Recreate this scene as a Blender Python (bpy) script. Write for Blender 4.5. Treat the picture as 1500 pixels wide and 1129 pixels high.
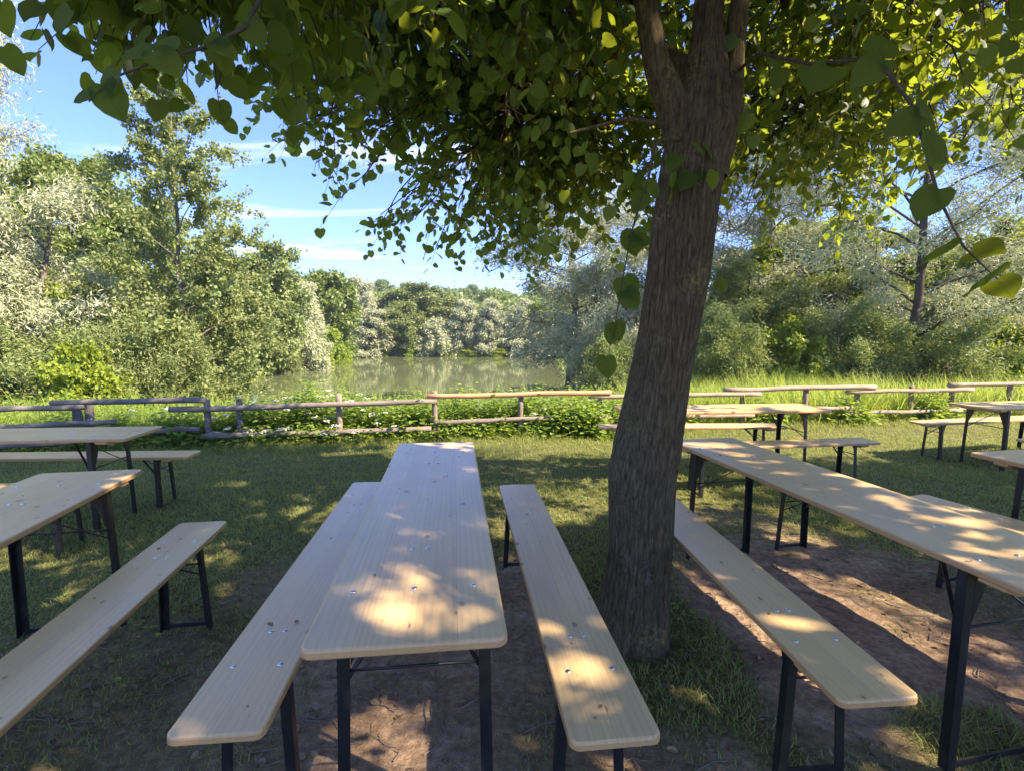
import bpy, math, random
import numpy as np

for o in list(bpy.data.objects):
    bpy.data.objects.remove(o)
C = bpy.context.scene
COL = C.collection
PI = math.pi
rng = np.random.default_rng(11)
random.seed(5)

# ------------------------------------------------------------------ camera
FPX, PITCH, ROLL, CAMH = 730.0, 0.10955, 0.0051, 1.5365
from mathutils import Matrix, Vector
cam = bpy.data.cameras.new('camera')
cam.sensor_fit = 'HORIZONTAL'
cam.sensor_width = 36.0
cam.lens = FPX / 1500 * 36.0
cam.clip_start = 0.05
cam.clip_end = 3000
co = bpy.data.objects.new('camera', cam)
COL.objects.link(co)
fw = Vector((0, math.cos(PITCH), -math.sin(PITCH)))
rt0 = Vector((1, 0, 0))
up0 = rt0.cross(fw)
rt = rt0 * math.cos(ROLL) + up0 * math.sin(ROLL)
up = up0 * math.cos(ROLL) - rt0 * math.sin(ROLL)
M = Matrix((rt, up, -fw)).transposed().to_4x4()
M.translation = Vector((0, 0, CAMH))
co.matrix_world = M
C.camera = co

# ------------------------------------------------------------------ light
SUNV = Vector((0.90, -0.40, 1.0)).normalized()          # towards the sun
SH = np.array([-0.90, 0.40])                            # shadow shift per metre of height
SUN_EL = math.asin(SUNV.z)
SUN_ROT = math.atan2(SUNV.x, SUNV.y)
sl = bpy.data.lights.new('sun', 'SUN')
sl.energy = 4.0
sl.angle = math.radians(0.6)
sl.color = (1.0, 0.84, 0.63)
so = bpy.data.objects.new('sun', sl)
COL.objects.link(so)
so.rotation_euler = SUNV.to_track_quat('Z', 'Y').to_euler()

W = bpy.data.worlds.new('World')
C.world = W
W.use_nodes = True
nt = W.node_tree
nt.nodes.clear()
wo = nt.nodes.new('ShaderNodeOutputWorld')
bg = nt.nodes.new('ShaderNodeBackground')
bg.inputs['Strength'].default_value = 0.105
sky = nt.nodes.new('ShaderNodeTexSky')
sky.sky_type = 'NISHITA'
sky.sun_disc = False
sky.sun_elevation = SUN_EL
sky.sun_rotation = SUN_ROT
sky.altitude = 1200
sky.air_density = 1.0
sky.dust_density = 0.1
sky.ozone_density = 3.0


def N(tree, kind, **kw):
    n = tree.nodes.new(kind)
    for k, v in kw.items():
        setattr(n, k, v)
    return n


def math_node(tree, op, a=None, b=None, clamp=False):
    n = N(tree, 'ShaderNodeMath', operation=op)
    n.use_clamp = clamp
    for i, x in enumerate((a, b)):
        if x is None:
            continue
        if hasattr(x, 'links'):
            tree.links.new(x, n.inputs[i])
        else:
            n.inputs[i].default_value = x
    return n.outputs[0]


def mix_col(tree, fac, a, b, mode='MIX'):
    n = N(tree, 'ShaderNodeMix', data_type='RGBA', blend_type=mode)
    for i, x in ((0, fac), (6, a), (7, b)):
        if hasattr(x, 'links'):
            tree.links.new(x, n.inputs[i])
        else:
            n.inputs[i].default_value = (*x, 1) if isinstance(x, tuple) and len(x) == 3 else x
    return n.outputs[2]


def ramp(tree, fac, stops):
    n = N(tree, 'ShaderNodeValToRGB')
    el = n.color_ramp.elements
    while len(el) < len(stops):
        el.new(0.5)
    for e, (p, c) in zip(el, stops):
        e.position = p
        e.color = (*c, 1) if isinstance(c, tuple) else (c, c, c, 1)
    tree.links.new(fac, n.inputs[0])
    return n.outputs[0]


# cirrus streaks in the sky
tc = N(nt, 'ShaderNodeTexCoord')
sx = N(nt, 'ShaderNodeSeparateXYZ')
nt.links.new(tc.outputs['Generated'], sx.inputs[0])
den = math_node(nt, 'ADD', math_node(nt, 'MAXIMUM', sx.outputs[2], 0.0), 0.16)
px = math_node(nt, 'DIVIDE', sx.outputs[0], den)
py = math_node(nt, 'DIVIDE', sx.outputs[1], den)
cb = N(nt, 'ShaderNodeCombineXYZ')
nt.links.new(px, cb.inputs[0])
nt.links.new(py, cb.inputs[1])
mp = N(nt, 'ShaderNodeMapping')
mp.inputs['Rotation'].default_value = (0, 0, math.radians(-24))
mp.inputs['Scale'].default_value = (0.8, 3.0, 1)
mp.inputs['Location'].default_value = (1.9, 0.35, 0)
nt.links.new(cb.outputs[0], mp.inputs[0])
n1 = N(nt, 'ShaderNodeTexNoise')
n1.inputs['Scale'].default_value = 0.8
n1.inputs['Detail'].default_value = 7
n1.inputs['Roughness'].default_value = 0.62
n1.inputs['Distortion'].default_value = 0.7
nt.links.new(mp.outputs[0], n1.inputs['Vector'])
cl = ramp(nt, n1.outputs[0], [(0.53, 0.0), (0.66, 0.5), (0.80, 0.9)])
hz = math_node(nt, 'MULTIPLY', cl, 0.8)
tint = ramp(nt, sx.outputs[2], [(0.0, (0.46, 0.52, 0.82)), (0.35, (0.55, 0.61, 0.96)), (1.0, (0.97, 0.92, 1.0))])
skyc = mix_col(nt, 1.0, sky.outputs[0], tint, 'MULTIPLY')
skyc = mix_col(nt, hz, skyc, (5.6, 5.5, 6.4))
nt.links.new(skyc, bg.inputs['Color'])
nt.links.new(bg.outputs[0], wo.inputs[0])

C.view_settings.view_transform = 'Standard'
C.view_settings.look = 'None'
C.view_settings.exposure = 2.1
C.view_settings.gamma = 1.0
C.cycles.max_bounces = 8
C.cycles.diffuse_bounces = 4
C.cycles.transmission_bounces = 6
C.cycles.glossy_bounces = 3
C.cycles.transparent_max_bounces = 6
C.cycles.caustics_reflective = False
C.cycles.caustics_refractive = False
C.cycles.sample_clamp_indirect = 6.0
C.cycles.use_denoising = True


# ------------------------------------------------------------------ helpers
def tag(o, label=None, cat=None, group=None, kind=None):
    if label:
        o['label'] = label
    if cat:
        o['category'] = cat
    if group:
        o['group'] = group
    if kind:
        o['kind'] = kind
    return o


def empty(name, loc=(0, 0, 0), rz=0.0):
    o = bpy.data.objects.new(name, None)
    o.empty_display_size = 0.2
    o.location = loc
    o.rotation_euler = (0, 0, rz)
    COL.objects.link(o)
    return o


def mesh_np(name, V, F, mats, parent=None, smooth=False, midx=None, uv=None):
    """V (n,3); F (m,3) or (m,4)."""
    V = np.asarray(V, np.float32)
    F = np.asarray(F, np.int32)
    me = bpy.data.meshes.new(name)
    k = F.shape[1]
    me.vertices.add(len(V))
    me.vertices.foreach_set('co', V.ravel())
    me.loops.add(F.size)
    me.loops.foreach_set('vertex_index', F.ravel())
    me.polygons.add(len(F))
    me.polygons.foreach_set('loop_start', np.arange(0, F.size, k, dtype=np.int32))
    me.polygons.foreach_set('loop_total', np.full(len(F), k, np.int32))
    me.polygons.foreach_set('use_smooth', np.full(len(F), smooth, bool))
    if midx is not None:
        me.polygons.foreach_set('material_index', np.asarray(midx, np.int32))
    for m in (mats if isinstance(mats, (list, tuple)) else [mats]):
        me.materials.append(m)
    if uv is not None:
        ul = me.uv_layers.new(name='leaf')
        ul.data.foreach_set('uv', np.asarray(uv, np.float32)[F.ravel()].ravel())
    me.update(calc_edges=True)
    o = bpy.data.objects.new(name, me)
    COL.objects.link(o)
    if parent is not None:
        o.parent = parent
    return o


class MB:
    """collects boxes, prisms and tubes and links them as ONE mesh object"""

    def __init__(self):
        self.v, self.f, self.s = [], [], []

    def add(self, V, F, smooth=False):
        b = len(self.v)
        self.v += [tuple(map(float, p)) for p in V]
        self.f += [tuple(b + i for i in f) for f in F]
        self.s += [smooth] * len(F)

    def box(self, x0, x1, y0, y1, z0, z1):
        V = [(x, y, z) for z in (z0, z1) for y in (y0, y1) for x in (x0, x1)]
        F = [(0, 2, 3, 1), (4, 5, 7, 6), (0, 1, 5, 4), (2, 6, 7, 3), (0, 4, 6, 2), (1, 3, 7, 5)]
        self.add(V, F)

    def bar(self, a, b, w, t, ref=(0, 0, 1)):
        """box-section bar from a to b"""
        a, b = Vector(a), Vector(b)
        d = (b - a).normalized()
        r = Vector(ref)
        if abs(d.dot(r)) > 0.95:
            r = Vector((0, 1, 0))
        u = d.cross(r).normalized()
        v = u.cross(d).normalized()
        V = []
        for p in (a, b):
            for su, sv in ((-1, -1), (1, -1), (1, 1), (-1, 1)):
                V.append(p + u * su * w / 2 + v * sv * t / 2)
        F = [(0, 3, 2, 1), (4, 5, 6, 7)] + [(i, (i + 1) % 4, 4 + (i + 1) % 4, 4 + i) for i in range(4)]
        self.add(V, F)

    def tube(self, pts, rad, n=8, cap=True):
        V, F = tube_np(pts, rad, n)
        self.add(V, F, True)
        if cap:
            k = len(pts)
            b = len(self.v) - k * n
            self.f.append(tuple(b + i for i in reversed(range(n))))
            self.f.append(tuple(b + (k - 1) * n + i for i in range(n)))
            self.s += [False, False]

    def slab(self, outline, prof):
        """outline: function inset -> list of (x,y); prof: list of (inset,z) bottom to top"""
        n = None
        V, F = [], []
        for ins, z in prof:
            o = outline(ins)
            n = len(o)
            V += [(x, y, z) for x, y in o]
        for k in range(len(prof) - 1):
            for i in range(n):
                j = (i + 1) % n
                F.append((k * n + i, k * n + j, (k + 1) * n + j, (k + 1) * n + i))
        F.append(tuple(reversed(range(n))))
        F.append(tuple((len(prof) - 1) * n + i for i in range(n)))
        self.add(V, F)

    def build(self, name, mat, parent=None):
        me = bpy.data.meshes.new(name)
        me.from_pydata(self.v, [], self.f)
        me.polygons.foreach_set('use_smooth', self.s)
        me.materials.append(mat)
        me.update()
        o = bpy.data.objects.new(name, me)
        COL.objects.link(o)
        if parent is not None:
            o.parent = parent
        return o


def tube_np(pts, rad, n=6):
    P = np.asarray(pts, float)
    r = np.asarray(rad, float) * np.ones(len(P))
    T = np.gradient(P, axis=0)
    T /= np.linalg.norm(T, axis=1)[:, None] + 1e-12
    ref = np.array([0.31, 0.17, 0.93]) if abs(T[0][2]) < 0.8 else np.array([0.9, 0.3, 0.1])
    U = np.cross(T, ref)
    U /= np.linalg.norm(U, axis=1)[:, None] + 1e-12
    Vv = np.cross(T, U)
    a = np.arange(n) * 2 * PI / n
    ring = np.cos(a)[None, :, None] * U[:, None, :] + np.sin(a)[None, :, None] * Vv[:, None, :]
    V = (P[:, None, :] + ring * r[:, None, None]).reshape(-1, 3)
    F = []
    for k in range(len(P) - 1):
        for i in range(n):
            j = (i + 1) % n
            F.append((k * n + i, k * n + j, (k + 1) * n + j, (k + 1) * n + i))
    return V, F


def join_tubes(lst):
    """lst of (pts, rad, n) -> V, F (quads)"""
    Vs, Fs, b = [], [], 0
    for p, r, n in lst:
        V, F = tube_np(p, r, n)
        Vs.append(V)
        Fs.append(np.array(F) + b)
        b += len(V)
    return np.concatenate(Vs), np.concatenate(Fs)


def hash3(ix, iy, iz, seed):
    h = (ix.astype(np.int64) * 374761393 + iy.astype(np.int64) * 668265263 + iz.astype(np.int64) * 2147483647 + seed * 1274126177)
    h = (h ^ (h >> 13)) * 1274126177
    h = h & 0x7FFFFFFF
    h = (h ^ (h >> 16)) & 0xFFFFFF
    return h / float(0xFFFFFF)


def vnoise(P, seed=0):
    P = np.asarray(P, float)
    i = np.floor(P).astype(np.int64)
    f = P - i
    f = f * f * (3 - 2 * f)
    out = 0
    for dx in (0, 1):
        for dy in (0, 1):
            for dz in (0, 1):
                w = (f[:, 0] if dx else 1 - f[:, 0]) * (f[:, 1] if dy else 1 - f[:, 1]) * (f[:, 2] if dz else 1 - f[:, 2])
                out = out + w * hash3(i[:, 0] + dx, i[:, 1] + dy, i[:, 2] + dz, seed)
    return out


def fbm(P, seed=0, oct=4):
    P = np.asarray(P, float)
    s, a, t = 0, 0.5, 0
    for k in range(oct):
        s = s + a * vnoise(P * 2 ** k, seed + k)
        t += a
        a *= 0.5
    return s / t


def P3(x, y, z=0.0):
    x, y = np.broadcast_arrays(np.asarray(x, float), np.asarray(y, float))
    return np.stack([x.ravel(), y.ravel(), np.zeros(x.size) + z], 1)


def unit(v):
    return v / (np.linalg.norm(v, axis=-1, keepdims=True) + 1e-12)


def sstep(a, b, x):
    t = np.clip((x - a) / (b - a), 0, 1)
    return t * t * (3 - 2 * t)


# leaf templates: columns = across, along, normal
def heart_fine():
    side = [(-.24, -.10), (-.45, .0), (-.54, .22), (-.52, .46), (-.40, .70), (-.20, .89)]
    V_ = [(0, 0, 0), (0, .2, .0), (0, .4, -.02), (0, .6, -.04), (0, .8, -.07), (0, 1.04, -.14)]
    nm = len(V_)
    for sg in (1, -1):
        for x_, y_ in side:
            V_.append((sg * x_, y_, .10 * abs(x_) ** .5 - .09 * max(y_, 0) ** 2 + (.02 if sg > 0 else -.015) * math.sin(y_ * 9)))
    F_ = []
    for k_ in range(2):
        o_ = nm + 6 * k_
        q_ = [(0, o_, o_ + 1, 1), (1, o_ + 1, o_ + 2, 1), (1, o_ + 2, o_ + 3, 2), (2, o_ + 3, o_ + 4, 3), (3, o_ + 4, o_ + 5, 4), (4, o_ + 5, 5, 4)]
        F_ += [(a, b, c, d) if k_ == 0 else (d, c, b, a) for a, b, c, d in q_]
    F3 = []
    for a, b, c, d in F_:
        F3 += [(a, b, c)] + ([(a, c, d)] if d not in (a, b, c) else [])
    F3 = [f for f in F3 if len(set(f)) == 3]
    return np.array(V_), np.array(F3)


FINE_V, FINE_F = heart_fine()
HEART_V = np.array([[0, 0, 0], [0, .5, -.03], [0, 1.04, -.12], [-.32, -.10, .05], [-.55, .28, .10], [-.40, .74, .03], [.32, -.10, .05], [.55, .28, .10], [.40, .74, .03]])
HEART_F = np.array([[0, 1, 4, 3], [1, 2, 5, 4], [0, 6, 7, 1], [1, 7, 8, 2]])
LANCE_V = np.array([[0, 0, 0], [-.5, .45, .06], [0, 1, -.1], [.5, .45, .06]])
LANCE_F = np.array([[0, 3, 2, 1]])
OVAL_V = np.array([[0, 0, 0], [-.5, .3, .08], [-.38, .75, .05], [0, 1, -.05], [.38, .75, .05], [.5, .3, .08]])
OVAL_F = np.array([[0, 5, 4, 3], [0, 3, 2, 1]])


def leaves_np(P, D, Nn, L, Wd, tv, tf):
    """P base points, D growth direction, Nn approx normal, L lengths, Wd widths"""
    D = unit(D)
    S = unit(np.cross(D, Nn))
    Nn = np.cross(S, D)
    L = np.broadcast_to(L, len(P))
    Wd = np.broadcast_to(Wd, len(P))
    V = (P[:, None, :] + S[:, None, :] * (tv[None, :, 0] * Wd[:, None])[..., None]
         + D[:, None, :] * (tv[None, :, 1] * L[:, None])[..., None]
         + Nn[:, None, :] * (tv[None, :, 2] * L[:, None])[..., None])
    F = tf[None] + (np.arange(len(P)) * len(tv))[:, None, None]
    return V.reshape(-1, 3), F.reshape(-1, tf.shape[1])


def rand_dirs(n, r=rng):
    return unit(r.normal(size=(n, 3)))


# ------------------------------------------------------------------ materials
def new_mat(name):
    m = bpy.data.materials.new(name)
    m.use_nodes = True
    t = m.node_tree
    t.nodes.clear()
    out = N(t, 'ShaderNodeOutputMaterial')
    return m, t, out


def principled(t, **kw):
    p = N(t, 'ShaderNodeBsdfPrincipled')
    for k, v in kw.items():
        i = p.inputs[k]
        if hasattr(v, 'links'):
            t.links.new(v, i)
        else:
            i.default_value = (*v, 1) if isinstance(v, tuple) and len(v) == 3 else v
    return p


def leaf_mat(name, c1, c2, trans, tf=0.35, rough=0.5, spec=0.35, back=None, hue=0.0, veins=False):
    m, t, out = new_mat(name)
    g = N(t, 'ShaderNodeNewGeometry')
    rpi = g.outputs['Random Per Island']
    col = mix_col(t, rpi, c1, c2)
    oi = N(t, 'ShaderNodeObjectInfo')
    if hue:
        hs = N(t, 'ShaderNodeHueSaturation')
        t.links.new(col, hs.inputs['Color'])
        v = math_node(t, 'ADD', math_node(t, 'MULTIPLY', oi.outputs['Random'], hue * 4), 1 - hue * 2)
        t.links.new(v, hs.inputs['Value'])
        h = math_node(t, 'ADD', math_node(t, 'MULTIPLY', oi.outputs['Random'], hue * 0.22), 0.5 - hue * 0.11)
        t.links.new(h, hs.inputs['Hue'])
        col = hs.outputs[0]
    if back:
        col = mix_col(t, g.outputs['Backfacing'], col, back)
    tcol = mix_col(t, rpi, trans, tuple(x * 0.75 for x in trans))
    nrm = None
    if veins:
        uvn = N(t, 'ShaderNodeUVMap')
        sp_ = N(t, 'ShaderNodeSeparateXYZ')
        t.links.new(uvn.outputs[0], sp_.inputs[0])
        au = math_node(t, 'ABSOLUTE', sp_.outputs[0])
        mid = ramp(t, au, [(0.008, 1.0), (0.022, 0.0)])
        fr_ = math_node(t, 'FRACT', math_node(t, 'MULTIPLY', math_node(t, 'SUBTRACT', sp_.outputs[1], math_node(t, 'MULTIPLY', au, 0.75)), 7.5))
        sv = ramp(t, math_node(t, 'ABSOLUTE', math_node(t, 'SUBTRACT', fr_, 0.5)), [(0.0, 0.8), (0.07, 0.0)])
        vv = math_node(t, 'MAXIMUM', mid, sv)
        tno = N(t, 'ShaderNodeTexCoord')
        nn_ = N(t, 'ShaderNodeTexNoise')
        nn_.inputs['Scale'].default_value = 60
        nn_.inputs['Detail'].default_value = 5
        t.links.new(tno.outputs['Object'], nn_.inputs['Vector'])
        mot = ramp(t, nn_.outputs[0], [(0.35, 0.0), (0.7, 1.0)])
        col = mix_col(t, math_node(t, 'MULTIPLY', mot, 0.4), col, tuple(x * 1.5 for x in c2))
        col = mix_col(t, math_node(t, 'MULTIPLY', vv, 0.45), col, (0.12, 0.16, 0.05))
        tcol = mix_col(t, math_node(t, 'MULTIPLY', vv, 0.5), tcol, (0.16, 0.2, 0.02))
        bpn = N(t, 'ShaderNodeBump')
        bpn.inputs['Strength'].default_value = 0.6
        bpn.inputs['Distance'].default_value = 0.002
        t.links.new(math_node(t, 'SUBTRACT', nn_.outputs[0], vv), bpn.inputs['Height'])
        nrm = bpn.outputs[0]
    p = principled(t, **{'Base Color': col, 'Roughness': rough, 'Specular IOR Level': spec})
    if nrm:
        t.links.new(nrm, p.inputs['Normal'])
    tr = N(t, 'ShaderNodeBsdfTranslucent')
    t.links.new(tcol, tr.inputs['Color'])
    mx = N(t, 'ShaderNodeMixShader')
    mx.inputs[0].default_value = tf
    t.links.new(p.outputs[0], mx.inputs[1])
    t.links.new(tr.outputs[0], mx.inputs[2])
    t.links.new(mx.outputs[0], out.inputs[0])
    return m


def wood_mat():
    m, t, out = new_mat('varnished_spruce')
    tcn = N(t, 'ShaderNodeTexCoord')
    oi = N(t, 'ShaderNodeObjectInfo')
    off = N(t, 'ShaderNodeVectorMath', operation='SCALE')
    cmb = N(t, 'ShaderNodeCombineXYZ')
    rr = oi.outputs['Random']
    for i, k in enumerate((3.1, 17.0, 5.0)):
        t.links.new(math_node(t, 'MULTIPLY', rr, k), cmb.inputs[i])
    s = N(t, 'ShaderNodeSeparateXYZ')
    t.links.new(tcn.outputs['Object'], s.inputs[0])
    X, Y, Z = s.outputs
    # glued boards across the width
    bi = math_node(t, 'FLOOR', math_node(t, 'DIVIDE', math_node(t, 'ADD', X, 0.2501), 0.1251))
    wn = N(t, 'ShaderNodeTexWhiteNoise', noise_dimensions='2D')
    c2 = N(t, 'ShaderNodeCombineXYZ')
    t.links.new(bi, c2.inputs[0])
    t.links.new(math_node(t, 'MULTIPLY', rr, 31.0), c2.inputs[1])
    t.links.new(c2.outputs[0], wn.inputs['Vector'])
    board = wn.outputs['Value']
    # coordinates with a shift per board
    v = N(t, 'ShaderNodeCombineXYZ')
    t.links.new(math_node(t, 'ADD', X, math_node(t, 'MULTIPLY', rr, 3.1)), v.inputs[0])
    t.links.new(math_node(t, 'ADD', Y, math_node(t, 'MULTIPLY', board, 9.0)), v.inputs[1])
    t.links.new(math_node(t, 'ADD', Z, math_node(t, 'MULTIPLY', board, 4.0)), v.inputs[2])

    def mapped(scale):
        q = N(t, 'ShaderNodeMapping')
        q.inputs['Scale'].default_value = scale
        t.links.new(v.outputs[0], q.inputs[0])
        return q.outputs[0]
    # growth rings
    wv = N(t, 'ShaderNodeTexWave', wave_type='BANDS', bands_direction='X')
    wv.inputs['Scale'].default_value = 1.0
    wv.inputs['Distortion'].default_value = 11.0
    wv.inputs['Detail'].default_value = 2.0
    wv.inputs['Detail Scale'].default_value = 0.8
    t.links.new(mapped((15, 0.4, 15)), wv.inputs['Vector'])
    rings = ramp(t, wv.outputs['Fac'], [(0.0, 0.0), (0.55, 0.12), (0.9, 0.75), (1.0, 1.0)])
    fine = N(t, 'ShaderNodeTexNoise')
    fine.inputs['Scale'].default_value = 1.0
    fine.inputs['Detail'].default_value = 3
    t.links.new(mapped((120, 3, 120)), fine.inputs['Vector'])
    blot = N(t, 'ShaderNodeTexNoise')
    blot.inputs['Scale'].default_value = 1.0
    blot.inputs['Detail'].default_value = 3
    t.links.new(mapped((5, 1.3, 5)), blot.inputs['Vector'])
    base = mix_col(t, board, (0.78, 0.555, 0.265), (0.71, 0.48, 0.21))
    base = mix_col(t, math_node(t, 'MULTIPLY', math_node(t, 'MULTIPLY', rings, blot.outputs[0]), 0.30), base, (0.44, 0.235, 0.09))
    base = mix_col(t, math_node(t, 'MULTIPLY', ramp(t, fine.outputs[0], [(0.4, 0.0), (0.8, 1.0)]), 0.16), base, (0.36, 0.22, 0.10))
    base = mix_col(t, math_node(t, 'MULTIPLY', ramp(t, blot.outputs[0], [(0.45, 0.0), (0.75, 1.0)]), 0.30), base, (0.47, 0.33, 0.20))
    # knots
    vo = N(t, 'ShaderNodeTexVoronoi', feature='F1', voronoi_dimensions='2D')
    vo.inputs['Scale'].default_value = 1.0
    vo.inputs['Randomness'].default_value = 1.0
    t.links.new(mapped((7.5, 5.0, 0.01)), vo.inputs['Vector'])
    sc = N(t, 'ShaderNodeSeparateColor')
    t.links.new(vo.outputs['Color'], sc.inputs[0])
    size = math_node(t, 'ADD', math_node(t, 'MULTIPLY', sc.outputs[0], 0.135), -0.036)
    k = math_node(t, 'SUBTRACT', size, vo.outputs['Distance'])
    kn = ramp(t, math_node(t, 'MULTIPLY', k, 40.0, True), [(0.0, 0.0), (1.0, 1.0)])
    base = mix_col(t, math_node(t, 'MULTIPLY', kn, 0.72), base, (0.15, 0.085, 0.055))
    halo = ramp(t, math_node(t, 'ADD', math_node(t, 'MULTIPLY', k, 9.0), 0.5), [(0.0, 0.0), (0.6, 0.5), (1.0, 0.5)])
    base = mix_col(t, math_node(t, 'MULTIPLY', halo, 0.35), base, (0.40, 0.22, 0.10))
    # scratches and stains of use
    sc1 = N(t, 'ShaderNodeTexNoise')
    sc1.inputs['Scale'].default_value = 1.0
    sc1.inputs['Detail'].default_value = 2
    sc1.inputs['Distortion'].default_value = 1.5
    t.links.new(mapped((55, 14, 1)), sc1.inputs['Vector'])
    scr = ramp(t, sc1.outputs[0], [(0.66, 0.0), (0.74, 1.0)])
    base = mix_col(t, math_node(t, 'MULTIPLY', scr, 0.20), base, (0.30, 0.19, 0.11))
    sc2 = N(t, 'ShaderNodeTexNoise')
    sc2.inputs['Scale'].default_value = 2.6
    sc2.inputs['Detail'].default_value = 6
    t.links.new(v.outputs[0], sc2.inputs['Vector'])
    base = mix_col(t, math_node(t, 'MULTIPLY', ramp(t, sc2.outputs[0], [(0.52, 0.0), (0.72, 1.0)]), 0.28), base, (0.42, 0.31, 0.22))
    # seams between boards
    fr = math_node(t, 'FRACT', math_node(t, 'DIVIDE', math_node(t, 'ADD', X, 0.2501), 0.1251))
    seam = math_node(t, 'LESS_THAN', math_node(t, 'ABSOLUTE', math_node(t, 'SUBTRACT', fr, 0.5)), 0.4935)
    base = mix_col(t, math_node(t, 'MULTIPLY', math_node(t, 'SUBTRACT', 1.0, seam), 0.35), base, (0.25, 0.15, 0.08))
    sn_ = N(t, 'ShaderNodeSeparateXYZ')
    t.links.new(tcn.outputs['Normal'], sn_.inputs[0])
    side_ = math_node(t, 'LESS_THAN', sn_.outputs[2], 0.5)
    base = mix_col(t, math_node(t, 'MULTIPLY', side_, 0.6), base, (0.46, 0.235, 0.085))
    rg = N(t, 'ShaderNodeTexNoise')
    rg.inputs['Scale'].default_value = 7
    t.links.new(tcn.outputs['Object'], rg.inputs['Vector'])
    rough = math_node(t, 'ADD', math_node(t, 'MULTIPLY', rg.outputs[0], 0.18), 0.27)
    bp = N(t, 'ShaderNodeBump')
    bp.inputs['Strength'].default_value = 0.12
    bp.inputs['Distance'].default_value = 0.002
    t.links.new(math_node(t, 'ADD', rings, fine.outputs[0]), bp.inputs['Height'])
    p = principled(t, **{'Base Color': base, 'Roughness': rough, 'Specular IOR Level': 0.55, 'Coat Weight': 0.3, 'Coat Roughness': 0.28})
    t.links.new(bp.outputs[0], p.inputs['Normal'])
    t.links.new(p.outputs[0], out.inputs[0])
    return m


def noisy_mat(name, c1, c2, scale=(8, 8, 8), rough=0.8, bump=0.3, dist=0.01, spec=0.3, metallic=0.0, c3=None, coord='Object', detail=6):
    m, t, out = new_mat(name)
    tcn = N(t, 'ShaderNodeTexCoord')
    q = N(t, 'ShaderNodeMapping')
    q.inputs['Scale'].default_value = scale
    t.links.new(tcn.outputs[coord], q.inputs[0])
    n = N(t, 'ShaderNodeTexNoise')
    n.inputs['Scale'].default_value = 1.0
    n.inputs['Detail'].default_value = detail
    n.inputs['Roughness'].default_value = 0.6
    t.links.new(q.outputs[0], n.inputs['Vector'])
    st = [(0.3, c1), (0.7, c2)] if c3 is None else [(0.28, c1), (0.55, c2), (0.75, c3)]
    col = ramp(t, n.outputs[0], st)
    p = principled(t, **{'Base Color': col, 'Roughness': rough, 'Specular IOR Level': spec, 'Metallic': metallic})
    if bump:
        b = N(t, 'ShaderNodeBump')
        b.inputs['Strength'].default_value = bump
        b.inputs['Distance'].default_value = dist
        t.links.new(n.outputs[0], b.inputs['Height'])
        t.links.new(b.outputs[0], p.inputs['Normal'])
    t.links.new(p.outputs[0], out.inputs[0])
    return m


MAT = {}
MAT['wood'] = wood_mat()
MAT['steel'] = noisy_mat('black_painted_steel', (0.007, 0.007, 0.008), (0.013, 0.013, 0.014), (22, 22, 9), 0.42, 0.12, 0.002, 0.5, 0.0, (0.05, 0.036, 0.027))
MAT['zinc'] = noisy_mat('zinc_bolt', (0.55, 0.56, 0.58), (0.75, 0.76, 0.78), (60, 60, 60), 0.28, 0.0, 0, 0.5, 1.0)
MAT['bark'] = noisy_mat('lime_bark', (0.055, 0.038, 0.026), (0.135, 0.098, 0.070), (38, 38, 7), 0.9, 0.9, 0.012, 0.2, 0, (0.20, 0.155, 0.115))
MAT['twig'] = noisy_mat('twig_bark', (0.05, 0.035, 0.022), (0.11, 0.08, 0.05), (30, 30, 30), 0.85, 0.2, 0.003)
MAT['bg_bark'] = noisy_mat('grey_bark', (0.09, 0.075, 0.06), (0.2, 0.17, 0.14), (9, 9, 2), 0.9, 0.5, 0.02)
MAT['dark_bark'] = noisy_mat('dark_willow_bark', (0.05, 0.04, 0.032), (0.12, 0.10, 0.08), (12, 12, 3), 0.9, 0.6, 0.02)
MAT['rail_old'] = noisy_mat('weathered_rail', (0.14, 0.115, 0.095), (0.27, 0.225, 0.19), (3, 22, 22), 0.85, 0.5, 0.006)
MAT['rail_grey'] = noisy_mat('grey_rail', (0.10, 0.09, 0.08), (0.21, 0.19, 0.17), (3, 22, 22), 0.85, 0.5, 0.006)
MAT['rail_new'] = noisy_mat('new_orange_rail', (0.42, 0.20, 0.10), (0.58, 0.31, 0.17), (2, 26, 26), 0.7, 0.3, 0.004)
MAT['rail_pale'] = noisy_mat('pale_rail', (0.22, 0.16, 0.115), (0.37, 0.285, 0.215), (2, 26, 26), 0.8, 0.3, 0.004)
MAT['post'] = noisy_mat('fence_post', (0.15, 0.115, 0.085), (0.30, 0.235, 0.18), (22, 22, 4), 0.85, 0.5, 0.006)
MAT['lime'] = leaf_mat('lime_leaf', (0.025, 0.056, 0.016), (0.048, 0.090, 0.026), (0.54, 0.66, 0.05), 0.40, 0.45, 0.35)
MAT['lime_veined'] = leaf_mat('lime_leaf_veined', (0.020, 0.042, 0.009), (0.038, 0.068, 0.015), (0.50, 0.60, 0.04), 0.34, 0.65, 0.12, veins=True)
MAT['bract'] = leaf_mat('lime_bract', (0.26, 0.27, 0.12), (0.36, 0.34, 0.17), (0.55, 0.50, 0.16), 0.45, 0.6, 0.2)
MAT['willow'] = leaf_mat('silver_willow_leaf', (0.33, 0.365, 0.195), (0.46, 0.49, 0.31), (0.48, 0.53, 0.22), 0.25, 0.5, 0.3, (0.54, 0.55, 0.40), hue=0.05)
MAT['alder'] = leaf_mat('alder_leaf', (0.155, 0.205, 0.068), (0.255, 0.305, 0.115), (0.44, 0.50, 0.11), 0.28, 0.5, 0.3, hue=0.04)
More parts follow.
